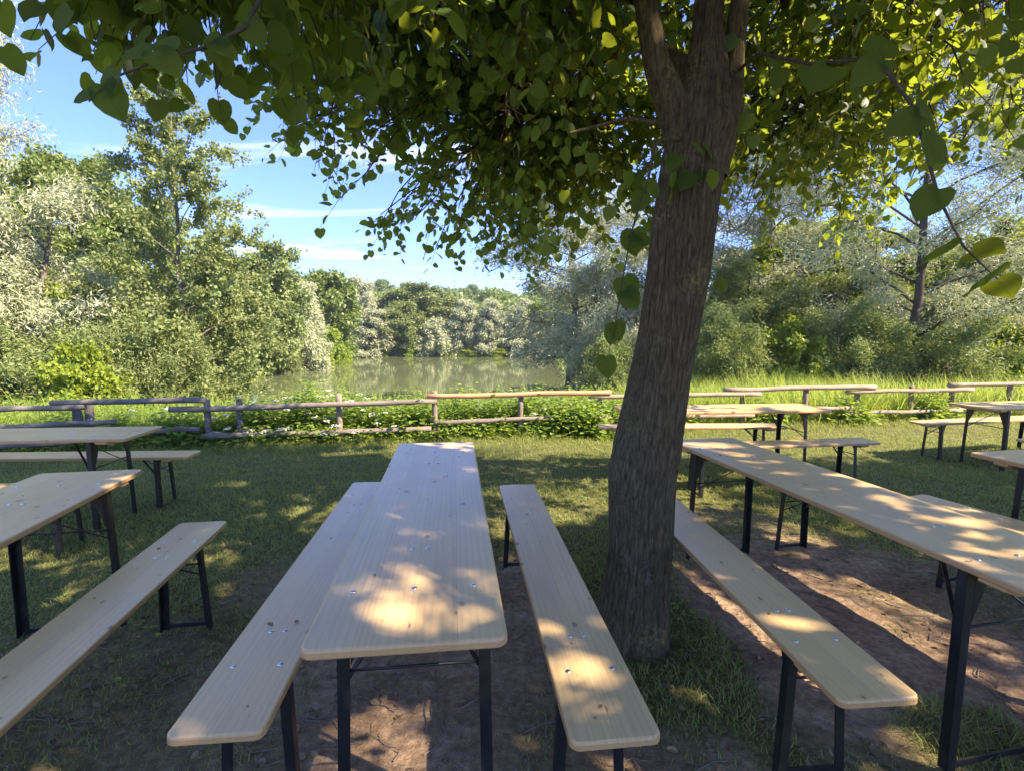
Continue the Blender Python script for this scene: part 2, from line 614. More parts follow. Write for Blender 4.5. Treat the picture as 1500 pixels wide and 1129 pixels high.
MAT['broad'] = leaf_mat('broad_leaf', (0.105, 0.165, 0.036), (0.22, 0.28, 0.08), (0.42, 0.50, 0.07), 0.28, 0.45, 0.4, hue=0.06)
MAT['maple'] = leaf_mat('maple_leaf', (0.16, 0.23, 0.025), (0.28, 0.35, 0.04), (0.55, 0.65, 0.06), 0.35, 0.5, 0.35, hue=0.04)
MAT['herb'] = leaf_mat('nettle_leaf', (0.10, 0.175, 0.03), (0.24, 0.32, 0.07), (0.55, 0.70, 0.08), 0.4, 0.5, 0.3)
MAT['umbel'] = leaf_mat('white_flower', (0.62, 0.60, 0.52), (0.76, 0.74, 0.66), (0.6, 0.6, 0.5), 0.25, 0.7, 0.2)
MAT['tallgrass'] = leaf_mat('tall_grass_blade', (0.16, 0.25, 0.03), (0.36, 0.42, 0.085), (0.66, 0.78, 0.12), 0.42, 0.5, 0.3)
MAT['lawn'] = leaf_mat('lawn_blade', (0.115, 0.16, 0.036), (0.33, 0.36, 0.12), (0.52, 0.56, 0.12), 0.38, 0.55, 0.25)
MAT['dry'] = leaf_mat('dry_leaf', (0.17, 0.11, 0.06), (0.34, 0.25, 0.14), (0.3, 0.2, 0.08), 0.15, 0.7, 0.2)
MAT['stone'] = noisy_mat('pebble', (0.13, 0.11, 0.095), (0.30, 0.26, 0.23), (20, 20, 20), 0.85, 0.2, 0.003)


def ground_mat():
    m, t, out = new_mat('ground_soil_and_turf')
    at = N(t, 'ShaderNodeAttribute', attribute_name='soil')
    tcn = N(t, 'ShaderNodeTexCoord')

    def nz(scale, det=6, rough=0.6):
        n = N(t, 'ShaderNodeTexNoise')
        n.inputs['Scale'].default_value = scale
        n.inputs['Detail'].default_value = det
        n.inputs['Roughness'].default_value = rough
        t.links.new(tcn.outputs['Object'], n.inputs['Vector'])
        return n.outputs[0]
    a, b, c = nz(3.0), nz(28.0), nz(140.0, 3)
    soil = ramp(t, math_node(t, 'ADD', math_node(t, 'MULTIPLY', a, 0.45), math_node(t, 'MULTIPLY', b, 0.55)),
                [(0.34, (0.155, 0.098, 0.058)), (0.5, (0.315, 0.212, 0.132)), (0.64, (0.48, 0.355, 0.24))])
    soil = mix_col(t, math_node(t, 'MULTIPLY', ramp(t, c, [(0.45, 0.0), (0.7, 1.0)]), 0.5), soil, (0.10, 0.068, 0.052))
    turf = ramp(t, b, [(0.3, (0.06, 0.065, 0.022)), (0.7, (0.17, 0.16, 0.06))])
    col = mix_col(t, at.outputs['Fac'], turf, soil)
    p = principled(t, **{'Base Color': col, 'Roughness': 0.95, 'Specular IOR Level': 0.15})
    bp = N(t, 'ShaderNodeBump')
    bp.inputs['Strength'].default_value = 0.8
    bp.inputs['Distance'].default_value = 0.02
    t.links.new(math_node(t, 'ADD', b, math_node(t, 'MULTIPLY', c, 0.35)), bp.inputs['Height'])
    t.links.new(bp.outputs[0], p.inputs['Normal'])
    t.links.new(p.outputs[0], out.inputs[0])
    return m


def water_mat():
    m, t, out = new_mat('murky_green_water')
    tcn = N(t, 'ShaderNodeTexCoord')
    q = N(t, 'ShaderNodeMapping')
    q.inputs['Scale'].default_value = (0.5, 1.6, 1)
    t.links.new(tcn.outputs['Object'], q.inputs[0])
    n = N(t, 'ShaderNodeTexNoise')
    n.inputs['Scale'].default_value = 1.3
    n.inputs['Detail'].default_value = 4
    t.links.new(q.outputs[0], n.inputs['Vector'])
    bp = N(t, 'ShaderNodeBump')
    bp.inputs['Strength'].default_value = 0.09
    bp.inputs['Distance'].default_value = 0.03
    t.links.new(n.outputs[0], bp.inputs['Height'])
    p = principled(t, **{'Base Color': (0.115, 0.135, 0.06), 'Roughness': 0.035, 'IOR': 1.33, 'Specular IOR Level': 0.5})
    t.links.new(bp.outputs[0], p.inputs['Normal'])
    t.links.new(p.outputs[0], out.inputs[0])
    return m


# ------------------------------------------------------------------ terrain
WATER_Z = -1.5
POND = np.array([(-12.5, 15.0), (-4, 13.6), (1.0, 14.0), (2.6, 18), (3.6, 27), (5.5, 57.5), (-19, 58.5), (-20, 47), (-14.5, 26)])


def pond_sdf(x, y):
    p = np.stack([x, y], 1)
    d = np.full(len(p), 1e9)
    inside = np.zeros(len(p), bool)
    n = len(POND)
    for i in range(n):
        a, b = POND[i], POND[(i + 1) % n]
        e = b - a
        w = p - a
        t = np.clip((w @ e) / (e @ e), 0, 1)
        d = np.minimum(d, np.hypot(*(w - t[:, None] * e).T))
        c = ((a[1] > p[:, 1]) != (b[1] > p[:, 1]))
        with np.errstate(divide='ignore', invalid='ignore'):
            xx = a[0] + (p[:, 1] - a[1]) / (b[1] - a[1] + 1e-12) * e[0]
        inside ^= c & (p[:, 0] < xx)
    return np.where(inside, -d, d)


def fence_y(x):
    return np.interp(x, [-8, -5.5, -4.1, -1.1, 1.3, 3.8, 6.2, 8.2, 11.5], [5.7, 6.35, 6.6, 7.1, 7.55, 8.15, 8.7, 9.1, 9.8])


def H(x, y):
    x = np.atleast_1d(np.asarray(x, float)).astype(float)
    y = np.atleast_1d(np.asarray(y, float)).astype(float)
    sd = pond_sdf(x, y)
    lawn = -0.006 * np.clip(y, -5, 9)
    far = -0.7 + 0.07 * np.clip(y - 62, 0, 200)
    left = -0.5
    land = lawn * 1.0
    land = np.where(y > 9, np.interp(y, [9, 13, 40, 60], [-0.05, -0.25, -0.6, -0.7]), land)
    land = land + np.where(y > 62, far + 0.7, 0)
    land = land + sstep(-7, -11, x) * sstep(8, 12, y) * (left + 0.1) * (1 - sstep(60, 75, y))
    bank = sstep(0.0, 5.5, sd)
    h = WATER_Z - 0.15 + (land - (WATER_Z - 0.15)) * bank
    h = np.where(sd < 0, WATER_Z - 0.15 - np.clip(-sd, 0, 3) * 0.3, h)
    near = (1 - sstep(9, 14, np.abs(y))) * (1 - sstep(9, 14, np.abs(x)))
    b = (fbm(P3(x * 1.3, y * 1.3), 3, 3) - 0.5) * 0.05 + (fbm(P3(x * 9, y * 9), 8, 3) - 0.5) * 0.030
    return h + b * near


SOIL_E = [(-.35, 2.0, .62, 1.2, 1.0), (.12, 2.8, .34, .8, .9), (1.55, 2.65, .72, 1.15, 1.0), (2.2, 3.0, .75, .9, .8), (-1.1, 1.7, .6, .6, .45), (-1.9, 1.9, .8, .7, .32),
          (2.3, 1.9, .9, .9, .95), (0.4, 1.4, .7, .45, .8), (-1.5, 2.9, .35, .4, .3), (3.1, 2.4, .6, 1.2, .55), (1.9, 4.0, .5, .35, .45), (-.1, 3.9, .3, .3, .25)]
GRASS_E = [(.88, 2.35, .24, .55, 1.0), (1.8, 1.72, .3, .25, .9), (.55, 2.75, .3, .3, .6)]


def soil(x, y):
    q = P3(x, y)
    n = fbm(q * np.array([2.2, 2.2, 1]), 21, 4) - 0.5
    n2 = fbm(q * np.array([11, 11, 1]), 25, 3) - 0.5
    s = np.zeros(len(q))
    for cx_, cy_, rx, ry, a in SOIL_E:
        d = np.sqrt(((q[:, 0] - cx_) / rx) ** 2 + ((q[:, 1] - cy_) / ry) ** 2)
        s = np.maximum(s, a * (1 - sstep(0.55, 1.15, d + n * 0.5)))
    for cx_, cy_, rx, ry, a in GRASS_E:
        d = np.sqrt(((q[:, 0] - cx_) / rx) ** 2 + ((q[:, 1] - cy_) / ry) ** 2)
        s = s * (1 - a * (1 - sstep(0.6, 1.1, d + n * 0.6)))
    return np.clip(s + n2 * 0.35 * (s > 0.02), 0, 1)


def axis_coords(lo, hi, fine0, fine1, step, grow=1.22):
    a = list(np.arange(fine0, fine1 + 1e-6, step))
    s = step
    while a[-1] < hi:
        s *= grow
        a.append(a[-1] + min(s, 40))
    s = step
    while a[0] > lo:
        s *= grow
        a.insert(0, a[0] - min(s, 40))
    return np.array(a)


gx = axis_coords(-300, 300, -6.0, 7.0, 0.055, 1.12)
gy = axis_coords(-60, 330, 0.4, 8.6, 0.055, 1.06)
GX, GY = np.meshgrid(gx, gy)
V = np.stack([GX.ravel(), GY.ravel(), H(GX.ravel(), GY.ravel())], 1)
nx, ny = len(gx), len(gy)
ii = (np.arange(ny - 1)[:, None] * nx + np.arange(nx - 1)[None, :]).ravel()
F = np.stack([ii, ii + 1, ii + nx + 1, ii + nx], 1)
g = mesh_np('ground', V, F, ground_mat(), smooth=True)
tag(g, kind='structure')
at = g.data.attributes.new('soil', 'FLOAT', 'POINT')
at.data.foreach_set('value', soil(V[:, 0], V[:, 1]).astype(np.float32))

w = MB()
w.add([(-60, 8, WATER_Z), (40, 8, WATER_Z), (40, 70, WATER_Z), (-60, 70, WATER_Z)], [(0, 1, 2, 3)])
tag(w.build('water', water_mat()), kind='structure')

# ------------------------------------------------------------------ beer tables and benches
FB, FT = 0.262, 0.4325


def rounded(hx, hy, r, seg=6):
    def f(ins):
        pts = []
        rr = max(r - ins, 0.001)
        for cxs, cys, a0 in ((1, -1, -PI / 2), (1, 1, 0), (-1, 1, PI / 2), (-1, -1, PI)):
            for k in range(seg + 1):
                a = a0 + k * PI / 2 / seg
                pts.append((cxs * (hx - r) + rr * math.cos(a), cys * (hy - r) + rr * math.sin(a)))
        return pts
    return f


def build_furniture(kind):
    tbl = kind == 'table'
    hgt, wid, th = (0.77, 0.50, 0.027) if tbl else (0.48, 0.25, 0.027)
    top_s, foot_s = (0.405, FT) if tbl else (0.165, 0.2065)
    inset = FB
    root = empty('beer_table' if tbl else 'beer_bench')
    tp = MB()
    r = 0.03 if tbl else 0.028
    tp.slab(rounded(wid / 2, 1.1, r), [(0.005, hgt - th), (0.0, hgt - th + 0.005), (0.0, hgt - 0.007), (0.0018, hgt - 0.0025), (0.0065, hgt)])
    top = tp.build('tabletop' if tbl else 'seat', MAT['wood'], root)
    # bolts
    bm = MB()
    segs = 10
    prof = [(0.0088, 0.0), (0.0088, 0.0012), (0.0066, 0.003), (0.0025, 0.0038)]
    Vb, Fb = [], []
    for rr, z in prof:
        Vb += [(rr * math.cos(2 * PI * k / segs), rr * math.sin(2 * PI * k / segs), z) for k in range(segs)]
    for q in range(len(prof) - 1):
        for k in range(segs):
            j = (k + 1) % segs
            Fb.append((q * segs + k, q * segs + j, (q + 1) * segs + j, (q + 1) * segs + k))
    Fb.append(tuple((len(prof) - 1) * segs + k for k in range(segs)))
    bm.add(Vb, Fb, True)
    b0 = bm.build('bolt', MAT['zinc'], top)
    spots = []
    for s in (-1, 1):
        if tbl:
            spots += [(x, s * 0.833) for x in (-.174, 0, .174)] + [(-.025, s * .563), (.025, s * .563)]
        else:
            spots += [(x, s * 0.825) for x in (-.071, .071)] + [(-.0235, s * .646), (.0235, s * .646)]
    for i, (x, y) in enumerate(spots):
        b = b0 if i == 0 else b0.copy()
        if i:
            COL.objects.link(b)
            b.parent = top
        b.location = (x, y, hgt + 0.0002)
    zt = hgt - th
    lock = 0.563 if tbl else 0.646
    for s in (-1, 1):
        y = s * (1.1 - inset)
        yf = y + s * 0.012
        for q in (-1, 1):
            lg = MB()
            lw = 0.036 if tbl else 0.032
            xt, xf = q * top_s / 2, q * foot_s / 2
            # angle-iron leg: two flanges
            lg.bar((xt, y, zt - 0.004), (xf, yf, 0.0), lw, 0.005, (0, 1, 0))
            lg.bar((xt + q * (lw / 2 - 0.002), y - s * 0.016, zt - 0.004), (xf + q * (lw / 2 - 0.002), yf - s * 0.016, 0.0), 0.005, 0.03, (0, 1, 0))
            # corner gusset
            gx_ = xt - q * lw / 2
            gz = zt - 0.006
            gs = 0.19 if tbl else 0.06
            gv = [(gx_, y, gz), (gx_ - q * gs, y, gz), (gx_ - q * gs * .27, y, gz - gs * .27), (gx_, y, gz - gs)]
            gv += [(a, b + s * 0.004, c) for a, b, c in gv]
            lg.add(gv, [(0, 1, 2, 3), (7, 6, 5, 4), (0, 4, 5, 1), (1, 5, 6, 2), (2, 6, 7, 3), (3, 7, 4, 0)])
            lg.build('leg', MAT['steel'], root)
        hb = MB()
        hb.bar((-top_s / 2 - 0.02, y - s * 0.012, zt - 0.0045), (top_s / 2 + 0.02, y - s * 0.012, zt - 0.0045), 0.03, 0.008)
        hb.build('hinge_bar', MAT['steel'], root)
        fb = MB()
        fb.bar((-foot_s / 2, yf - s * 0.003, 0.022), (foot_s / 2, yf - s * 0.003, 0.022), 0.006, 0.022)
        fb.build('foot_bar', MAT['steel'], root)
        zr = zt - (0.215 if tbl else 0.10)
        fr = (zt - zr) / zt
        xr = (top_s + (foot_s - top_s) * fr) / 2
        cr = MB()
        cr.tube([(-xr, y - s * 0.004, zr), (xr, y - s * 0.004, zr)], 0.0045, 6)
        cr.build('cross_rod', MAT['steel'], root)
        zb = zt - (0.26 if tbl else 0.155)
        fr = (zt - zb) / zt
        xb = (top_s + (foot_s - top_s) * fr) / 2
        for q in (-1, 1):
            br = MB()
            br.bar((q * xb, y - s * 0.01, zb), (q * 0.012, s * (lock + 0.02), zt - 0.03), 0.014, 0.006)
            br.build('brace', MAT['steel'], root)
        sp = MB()
        sp.bar((0, s * (lock + 0.075), zt - 0.004), (0, s * (lock - 0.05), zt - 0.004), 0.085 if tbl else 0.07, 0.007)
        sp.bar((0, s * (lock + 0.03), zt - 0.006), (0, s * (lock + 0.012), zt - 0.036), 0.035, 0.006)
        sp.build('lock_plate', MAT['steel'], root)
        # wooden batten under the top, chamfered at its ends
        bt = MB()
        hw = wid / 2 - 0.012
        y0, y1 = s * (1.1 - inset + 0.045), s * (1.1 - inset + 0.125)
        y0, y1 = min(y0, y1), max(y0, y1)
        z1, z0 = zt - 0.0005, zt - 0.034
        Vt = [(x, yy, z) for yy in (y0, y1) for x, z in ((-hw, z1), (-hw, z1 - .014), (-hw + .05, z0), (hw - .05, z0), (hw, z1 - .014), (hw, z1))]
        Ft = [tuple(range(6)), tuple(reversed(range(6, 12)))] + [(i, i + 6, (i + 1) % 6 + 6, (i + 1) % 6) for i in range(6)]
        bt.add(Vt, Ft)
        bt.build('batten', MAT['wood'], root)
    return root


KIDS = {}


def children_of(o):
    return [c for c in bpy.data.objects if c.parent == o]


def copy_tree(src, name=None):
    ks = KIDS.setdefault(src, [(c, children_of(c)) for c in children_of(src)])
    r = src.copy()
    COL.objects.link(r)
    for c, gs in ks:
        k = c.copy()
        COL.objects.link(k)
        k.parent = r
        for g_ in gs:
            d = g_.copy()
            COL.objects.link(d)
            d.parent = k
    return r


proto = {'table': build_furniture('table'), 'bench': build_furniture('bench')}
bpy.context.view_layer.update()
FURN = [
    # kind, x, y, theta, dz, label
    ('table', -.3812, 2.2166, -.1164, .018, 'long pale table in the middle, its far end shining blue-white in the skylight'),
    ('bench', -.8742, 2.2808, -.0929, .013, 'bench tucked partly under the left edge of the middle table'),
    ('bench', .1590, 2.2871, -.1114, -.002, 'sun-dappled narrow bench between the middle table and the tree trunk'),
    ('table', 1.5998, 2.4826, -.2034, .0, 'long table right of the tree trunk with orange sunlight on its far end'),
    ('bench', .9576, 2.4003, -.0860, .030, 'bench just right of the tree trunk, one round sun fleck near its end'),
    ('bench', 2.1715, 2.6036, -.2040, .0, 'bench beyond the table beside the trunk, hidden but for its black legs'),
    ('bench', 3.0076, 2.1440, -.3570, .0, 'partly sunlit bench seat showing beyond the table right of the trunk'),
    ('table', 3.4491, 2.1610, -.2045, .0, 'table whose pointed corner and wooden batten jut in at the right edge of the photo'),
    ('table', -2.0764, 1.5761, -.1955, -.002, 'table cut off by the left edge, standing closest to the camera on that side'),
    ('bench', -1.5538, 1.6066, -.1532, -.010, 'bench running diagonally out of the lower left, shadowed, on bare grass'),
    ('table', -4.0036, 3.7655, 1.4539, -.022, 'table on the left standing side-on, parallel to the fence'),
    ('bench', -3.9424, 4.3014, 1.5054, -.023, 'bench between the side-on left table and the fence'),
    ('bench', -3.9627, 3.2861, 1.4359, -.020, 'bench on the camera side of the side-on left table, mostly hidden by a tabletop'),
    ('table', 2.2214, 5.2457, 1.4515, -.006, 'grey-looking table behind the trunk, side-on before the fence, with two benches'),
    ('bench', 2.6179, 4.8638, 1.4075, -.008, 'bench in front of the side-on table behind the trunk, lit at its pointed end'),
    ('bench', 2.1202, 5.8086, 1.5302, -.006, 'bench between the side-on table behind the trunk and the fence'),
    ('table', 6.3997, 5.9199, -1.7370, -.033, 'table far right standing side-on at the border of sun and shade'),
    ('bench', 6.1670, 6.4197, -1.8000, -.019, 'bench between the far right table and the pale fence rails'),
    ('bench', 6.3437, 5.1626, -1.7370, .0, 'bench on the camera side of the far right table, only a sliver of seat showing'),
]
used = set()
for kind, x, y, th, dz, lab in FURN:
    o = proto[kind] if kind not in used else copy_tree(proto[kind])
    used.add(kind)
    o.location = (x, y, dz - 0.0017 * x * 0 - 0.006 * y * (1 if y > 3 else .3))
    o.rotation_euler = (0, 0, -th)
    tag(o, lab, 'table' if kind == 'table' else 'bench', 'folding beer tables' if kind == 'table' else 'folding beer benches')

# ------------------------------------------------------------------ fence
fence = empty('rail_fence', (0, 7.0, 0))
tag(fence, 'low round-timber fence with two rails between lawn and pond, one rail fresh orange', 'fence')
FO = np.array([0, 7.0, 0])


def rail(a, b, r, mat, lab=None):
    a, b = np.array(a), np.array(b)
    n = 14
    t = np.linspace(0, 1, n)[:, None]
    p = a + (b - a) * t
    p[:, 2] += (fbm(P3(np.linspace(0, 4, n) + a[0] * 7, np.zeros(n)), 4, 2) - 0.5) * 0.03
    rad = r * .88 * (1 + (fbm(P3(np.linspace(0, 6, n) + a[0] * 3, np.ones(n)), 6, 2) - 0.5) * 0.22)
    m = MB()
    m.tube(p - FO, rad, 12)
    o = m.build('rail', mat, fence)
    if lab:
        o['label'] = lab


R_, G_, Nw, Pl = MAT['rail_old'], MAT['rail_grey'], MAT['rail_new'], MAT['rail_pale']
for a, b, r, m, lab in [
    ((-7.2, 5.8, .535), (-5.48, 6.33, .540), .043, G_, None),
    ((-5.86, 6.27, .592), (-4.07, 6.56, .595), .043, G_, None),
    ((-4.52, 6.50, .476), (-1.07, 7.05, .525), .043, R_, None),
    ((-1.217, 7.05, .603), (1.51, 7.55, .604), .042, Nw, 'fresh orange top rail'),
    ((1.17, 7.5, .546), (4.10, 8.15, .519), .040, Pl, None),
    ((3.46, 8.08, .596), (6.39, 8.70, .582), .044, Pl, 'pale whitish top rail'),
    ((5.81, 8.6, .507), (8.47, 9.10, .496), .042, Pl, None),
    ((7.98, 9.05, .575), (11.4, 9.80, .58), .045, Pl, None),
    ((-7.0, 5.75, .33), (-5.156, 6.40, .336), .04, G_, None),
    ((-6.9, 5.65, .13), (-5.40, 6.05, .145), .045, G_, 'grey rail slipped almost to the ground'),
    ((-5.3, 6.30, .215), (-4.164, 6.56, .212), .04, G_, None),
    ((-4.143, 6.55, .11), (-1.154, 7.05, .138), .042, R_, None),
    ((-1.119, 7.08, .223), (1.469, 7.55, .234), .038, R_, None),
    ((1.179, 7.5, .21), (3.99, 8.13, .174), .04, Pl, None),
    ((3.593, 8.1, .252), (5.965, 8.65, .224), .04, Pl, None),
    ((5.843, 8.6, .135), (8.25, 9.05, .123), .04, Pl, None),
    ((8.023, 9.05, .135), (11.4, 9.75, .13), .04, Pl, None),
]:
    rail(a, b, r, m, lab)
for i, (x, y, zt, r) in enumerate([(-5.67, 6.42, .56, .055), (-5.58, 6.50, .57, .05), (-4.10, 6.63, .60, .042), (-3.71, 6.71, .628, .042), (-2.43, 6.93, .648, .042), (-1.117, 7.13, .664, .04), (.13, 7.36, .56, .04),
                                   (1.36, 7.66, .50, .04), (3.83, 8.2, .478, .045), (5.03, 8.47, .56, .045), (6.13, 8.78, .46, .045), (7.25, 8.98, .577, .042), (8.18, 9.2, .615, .045), (9.5, 9.45, .585, .045)]):
    h0 = float(H(x, y)[0])
    m = MB()
    z = np.linspace(h0 - 0.05, zt, 6)
    m.tube(np.stack([x + 0 * z, y + 0 * z, z], 1) - FO, r * np.array([1.05, 1.0, 1.02, .98, 1.0, .99]), 12)
    p = m.build('post', G_ if i < 4 else MAT['post'], fence)

# ------------------------------------------------------------------ lime trees over the tables
# sun flecks: capsules (x0,y0,x1,y1,radius,height) that the crowns leave open towards the sun
LIT = [
    (-.38, 1.27, -.12, 1.26, 0.041, .79), (-.36, 1.34, -.2, 1.36, 0.036, .79), (-.28, 1.24, -.1, 1.22, 0.031, .79), (-.43, 2.11, -.41, 2.15, 0.021, .79), (-.40, 2.22, -.44, 2.26, 0.016, .79), (-.38, 1.79, -.38, 1.82, 0.016, .79),
    (-.32, 1.51, -.36, 1.52, .03, .79), (-.22, 2.60, -.2, 2.61, .02, .79), (-.385, 1.63, -.38, 1.64, .025, .79), (-.29, 1.47, -.28, 1.47, .02, .79),
    (.12, 1.70, .17, 1.69, .012, .48), (.24, 1.58, .30, 1.60, .010, .48), (.19, 1.45, .26, 1.42, .010, .48), (.26, 1.37, .34, 1.39, .006, .48), (.19, 1.29, .27, 1.31, .012, .48), (.28, 1.22, .35, 1.20, .004, .48), (.1, 1.88, .1, 1.9, .006, .48), (.22, 1.52, .30, 1.50, .003, .48), (.13, 1.38, .18, 1.36, .004, .48), (.30, 1.30, .35, 1.30, .002, .48), (.17, 1.62, .2, 1.63, .003, .48), (.2, 1.21, .25, 1.22, .003, .48), (.12, 2.1, .13, 2.12, .002, .48),
    (1.20, 3.36, 1.5, 3.34, 0.074, .77), (1.35, 3.15, 1.52, 3.08, 0.044, .77), (1.43, 2.92, 1.60, 2.9, 0.034, .77), (1.5, 2.70, 1.62, 2.66, 0.034, .77), (1.44, 2.68, 1.46, 2.69, 0.014, .77), (1.52, 2.39, 1.62, 2.42, 0.024, .77), (1.5, 2.11, 1.52, 2.12, 0.014, .77), (1.74, 2.3, 1.78, 2.32, 0.009, .77), (1.74, 1.83, 1.8, 1.82, 0.019, .77), (1.62, 1.72, 1.7, 1.7, 0.009, .77), (1.34, 2.2, 1.36, 2.2, 0.004, .77),
    (2.6, 2.75, 2.75, 2.4, .09, .48), (1.13, 1.46, 1.13, 1.46, .028, .48), (1.14, 1.33, 1.16, 1.33, .02, .48), (.95, 2.12, .95, 2.12, .02, .48),
    (-1.61, 2.57, -1.6, 2.58, .02, .48), (-.92, 1.78, -.93, 1.79, .022, .48), (-.93, 2.08, -.92, 2.09, .015, .48),
    (1.12, 3.2, 1.22, 2.72, .07, 0), (1.25, 2.6, 1.3, 2.5, .05, 0), (1.72, 3.2, 1.88, 2.95, .09, 0), (1.95, 3.0, 2.0, 2.6, .12, 0), (2.0, 2.5, 2.05, 2.3, .10, 0), (2.1, 2.6, 2.35, 2.2, .08, 0), (2.1, 2.1, 2.15, 2.0, .06, 0), (1.95, 1.85, 2.0, 1.8, .05, 0), (2.3, 2.0, 2.5, 1.8, .08, 0),
    (-.52, 1.88, -.38, 1.82, .05, 0), (-.33, 1.68, -.32, 1.66, .035, 0), (-.4, 1.63, -.38, 1.62, .03, 0), (-.12, 1.65, -.1, 1.63, .03, 0),
    (-1.7, 2.8, -1.72, 2.85, .06, 0), (-.07, 3.9, 0, 3.6, .06, 0), (.36, 1.62, .38, 1.6, .04, 0), (-.02, 3.3, 0, 3.2, .04, 0), (.95, 1.6, 1.0, 1.62, .03, 0),
    (1.7, 2.5, 2.6, 2.9, .22, 3.25), (2.4, 3.1, 3.6, 3.4, .30, 3.3), (3.0, 3.8, 4.4, 4.0, .25, 3.3), (1.5, 3.3, 2.2, 3.9, .16, 3.2), (2.2, 2.6, 3.6, 2.7, .16, 3.4), (2.0, 3.7, 4.6, 4.5, .18, 3.3), (1.3, 2.7, 1.9, 3.0, .14, 3.5), (1.6, 2.5, 3.2, 3.2, .36, 3.0), (2.5, 3.5, 3.9, 3.9, .3, 3.1), (1.9, 4.2, 3.4, 4.6, .2, 2.9), (3.6, 3.0, 4.4, 3.5, .2, 3.6), (.86, 1.03, 1.05, 1.03, .13, 1.66),
    # open sunny lawn behind the tables
    (-1.3, 6.35, 1.6, 6.75, .34, 0), (-.2, 6.05, .3, 6.05, .12, 0), (2.2, 6.9, 4.2, 7.3, .55, 0), (4.2, 7.0, 9.5, 8.2, .75, 0), (5.6, 6.6, 9.0, 6.9, .35, 0), (-3.0, 5.85, -2.6, 5.9, .1, 0), (-2.3, 6.2, -1.6, 6.3, .09, 0), (-2.9, 4.9, -2.7, 4.9, .08, 0),
    (-1.6, 8.0, 9, 9.5, 1.0, .3), (-2.4, 7.0, 2.0, 7.6, .35, .4), (-1.6, 10.0, 6, 10.5, 1.6, .3),
]


rf = np.random.default_rng(8)
for _ in range(34):
    LIT.append((*(lambda p: (p[0], p[1], p[0] + rf.normal() * .05, p[1] + rf.normal() * .03))((rf.uniform(-.6, .0), rf.uniform(1.3, 3.2))), rf.uniform(.002, .022), .78))
for _ in range(7):
    LIT.append((*(lambda p: (p[0], p[1], p[0] + rf.normal() * .05, p[1] + rf.normal() * .03))((rf.uniform(.05, .35), rf.uniform(1.2, 2.3))), rf.uniform(.002, .018), .48))
for _ in range(10):
    LIT.append((*(lambda p: (p[0], p[1], p[0] + rf.normal() * .07, p[1] + rf.normal() * .04))((rf.uniform(1.2, 2.0), rf.uniform(1.5, 3.5))), rf.uniform(.002, .015), .77))
for _ in range(40):
    LIT.append((*(lambda p: (p[0], p[1], p[0] + rf.normal() * .09, p[1] + rf.normal() * .05))((rf.uniform(1.0, 3.0), rf.uniform(1.6, 3.4))), rf.uniform(.01, .05), 0))


def sunlit(P):
    m = np.zeros(len(P), bool)
    for x0, y0, x1, y1, r, z in LIT:
        s = P[:, :2] + SH * (P[:, 2:3] - z)
        a = np.array([x0, y0])
        e = np.array([x1, y1]) - a
        L = e @ e
        t = np.clip(((s - a) @ e) / L, 0, 1)[:, None] if L > 1e-9 else 0
        m |= (np.hypot(*(s - a - t * e).T) < r + .024) & (P[:, 2] > z + 0.3)
    return m


def curve(a, b, sag=0.0, wob=0.0, n=6, r=rng):
    t = np.linspace(0, 1, n)[:, None]
    p = np.asarray(a) + (np.asarray(b) - np.asarray(a)) * t
    p[:, 2] += sag * 4 * (t * (1 - t)).ravel()
    if wob:
        w_ = r.normal(size=(n, 3)) * wob
        w_[0] = 0
        w_[-1] = 0
        p = p + w_
    return p


def lime_lobe(c, rad, nb, tubes, twigs, r, hub=None, tw=9):
    """sub-branches through an ellipsoid; twigs start along them"""
    c, rad = np.array(c, float), np.array(rad, float)
    hub = c + rad * np.array([0, 0, .25]) if hub is None else np.array(hub, float)
    for _ in range(nb):
        d = unit(r.normal(size=3))
        q = c + d * rad * r.uniform(.7, 1.02)
        st = hub + r.normal(size=3) * rad * .12
        p = curve(st, q, r.uniform(.02, .2) * np.linalg.norm(rad) * .35, .03, 6, r)
        tubes.append((p, np.linspace(.011, .004, 6), 4))
        for k in range(tw):
            t = r.uniform(.25, 1.0)
            i = min(int(t * 5), 4)
            b = p[i] + (p[i + 1] - p[i]) * (t * 5 - i)
            bd = unit(unit(p[i + 1] - p[i]) * .6 + r.normal(size=3) * .75 + np.array([0, 0, -.22]))
            twigs.append((b, bd, r.uniform(.22, .46)))


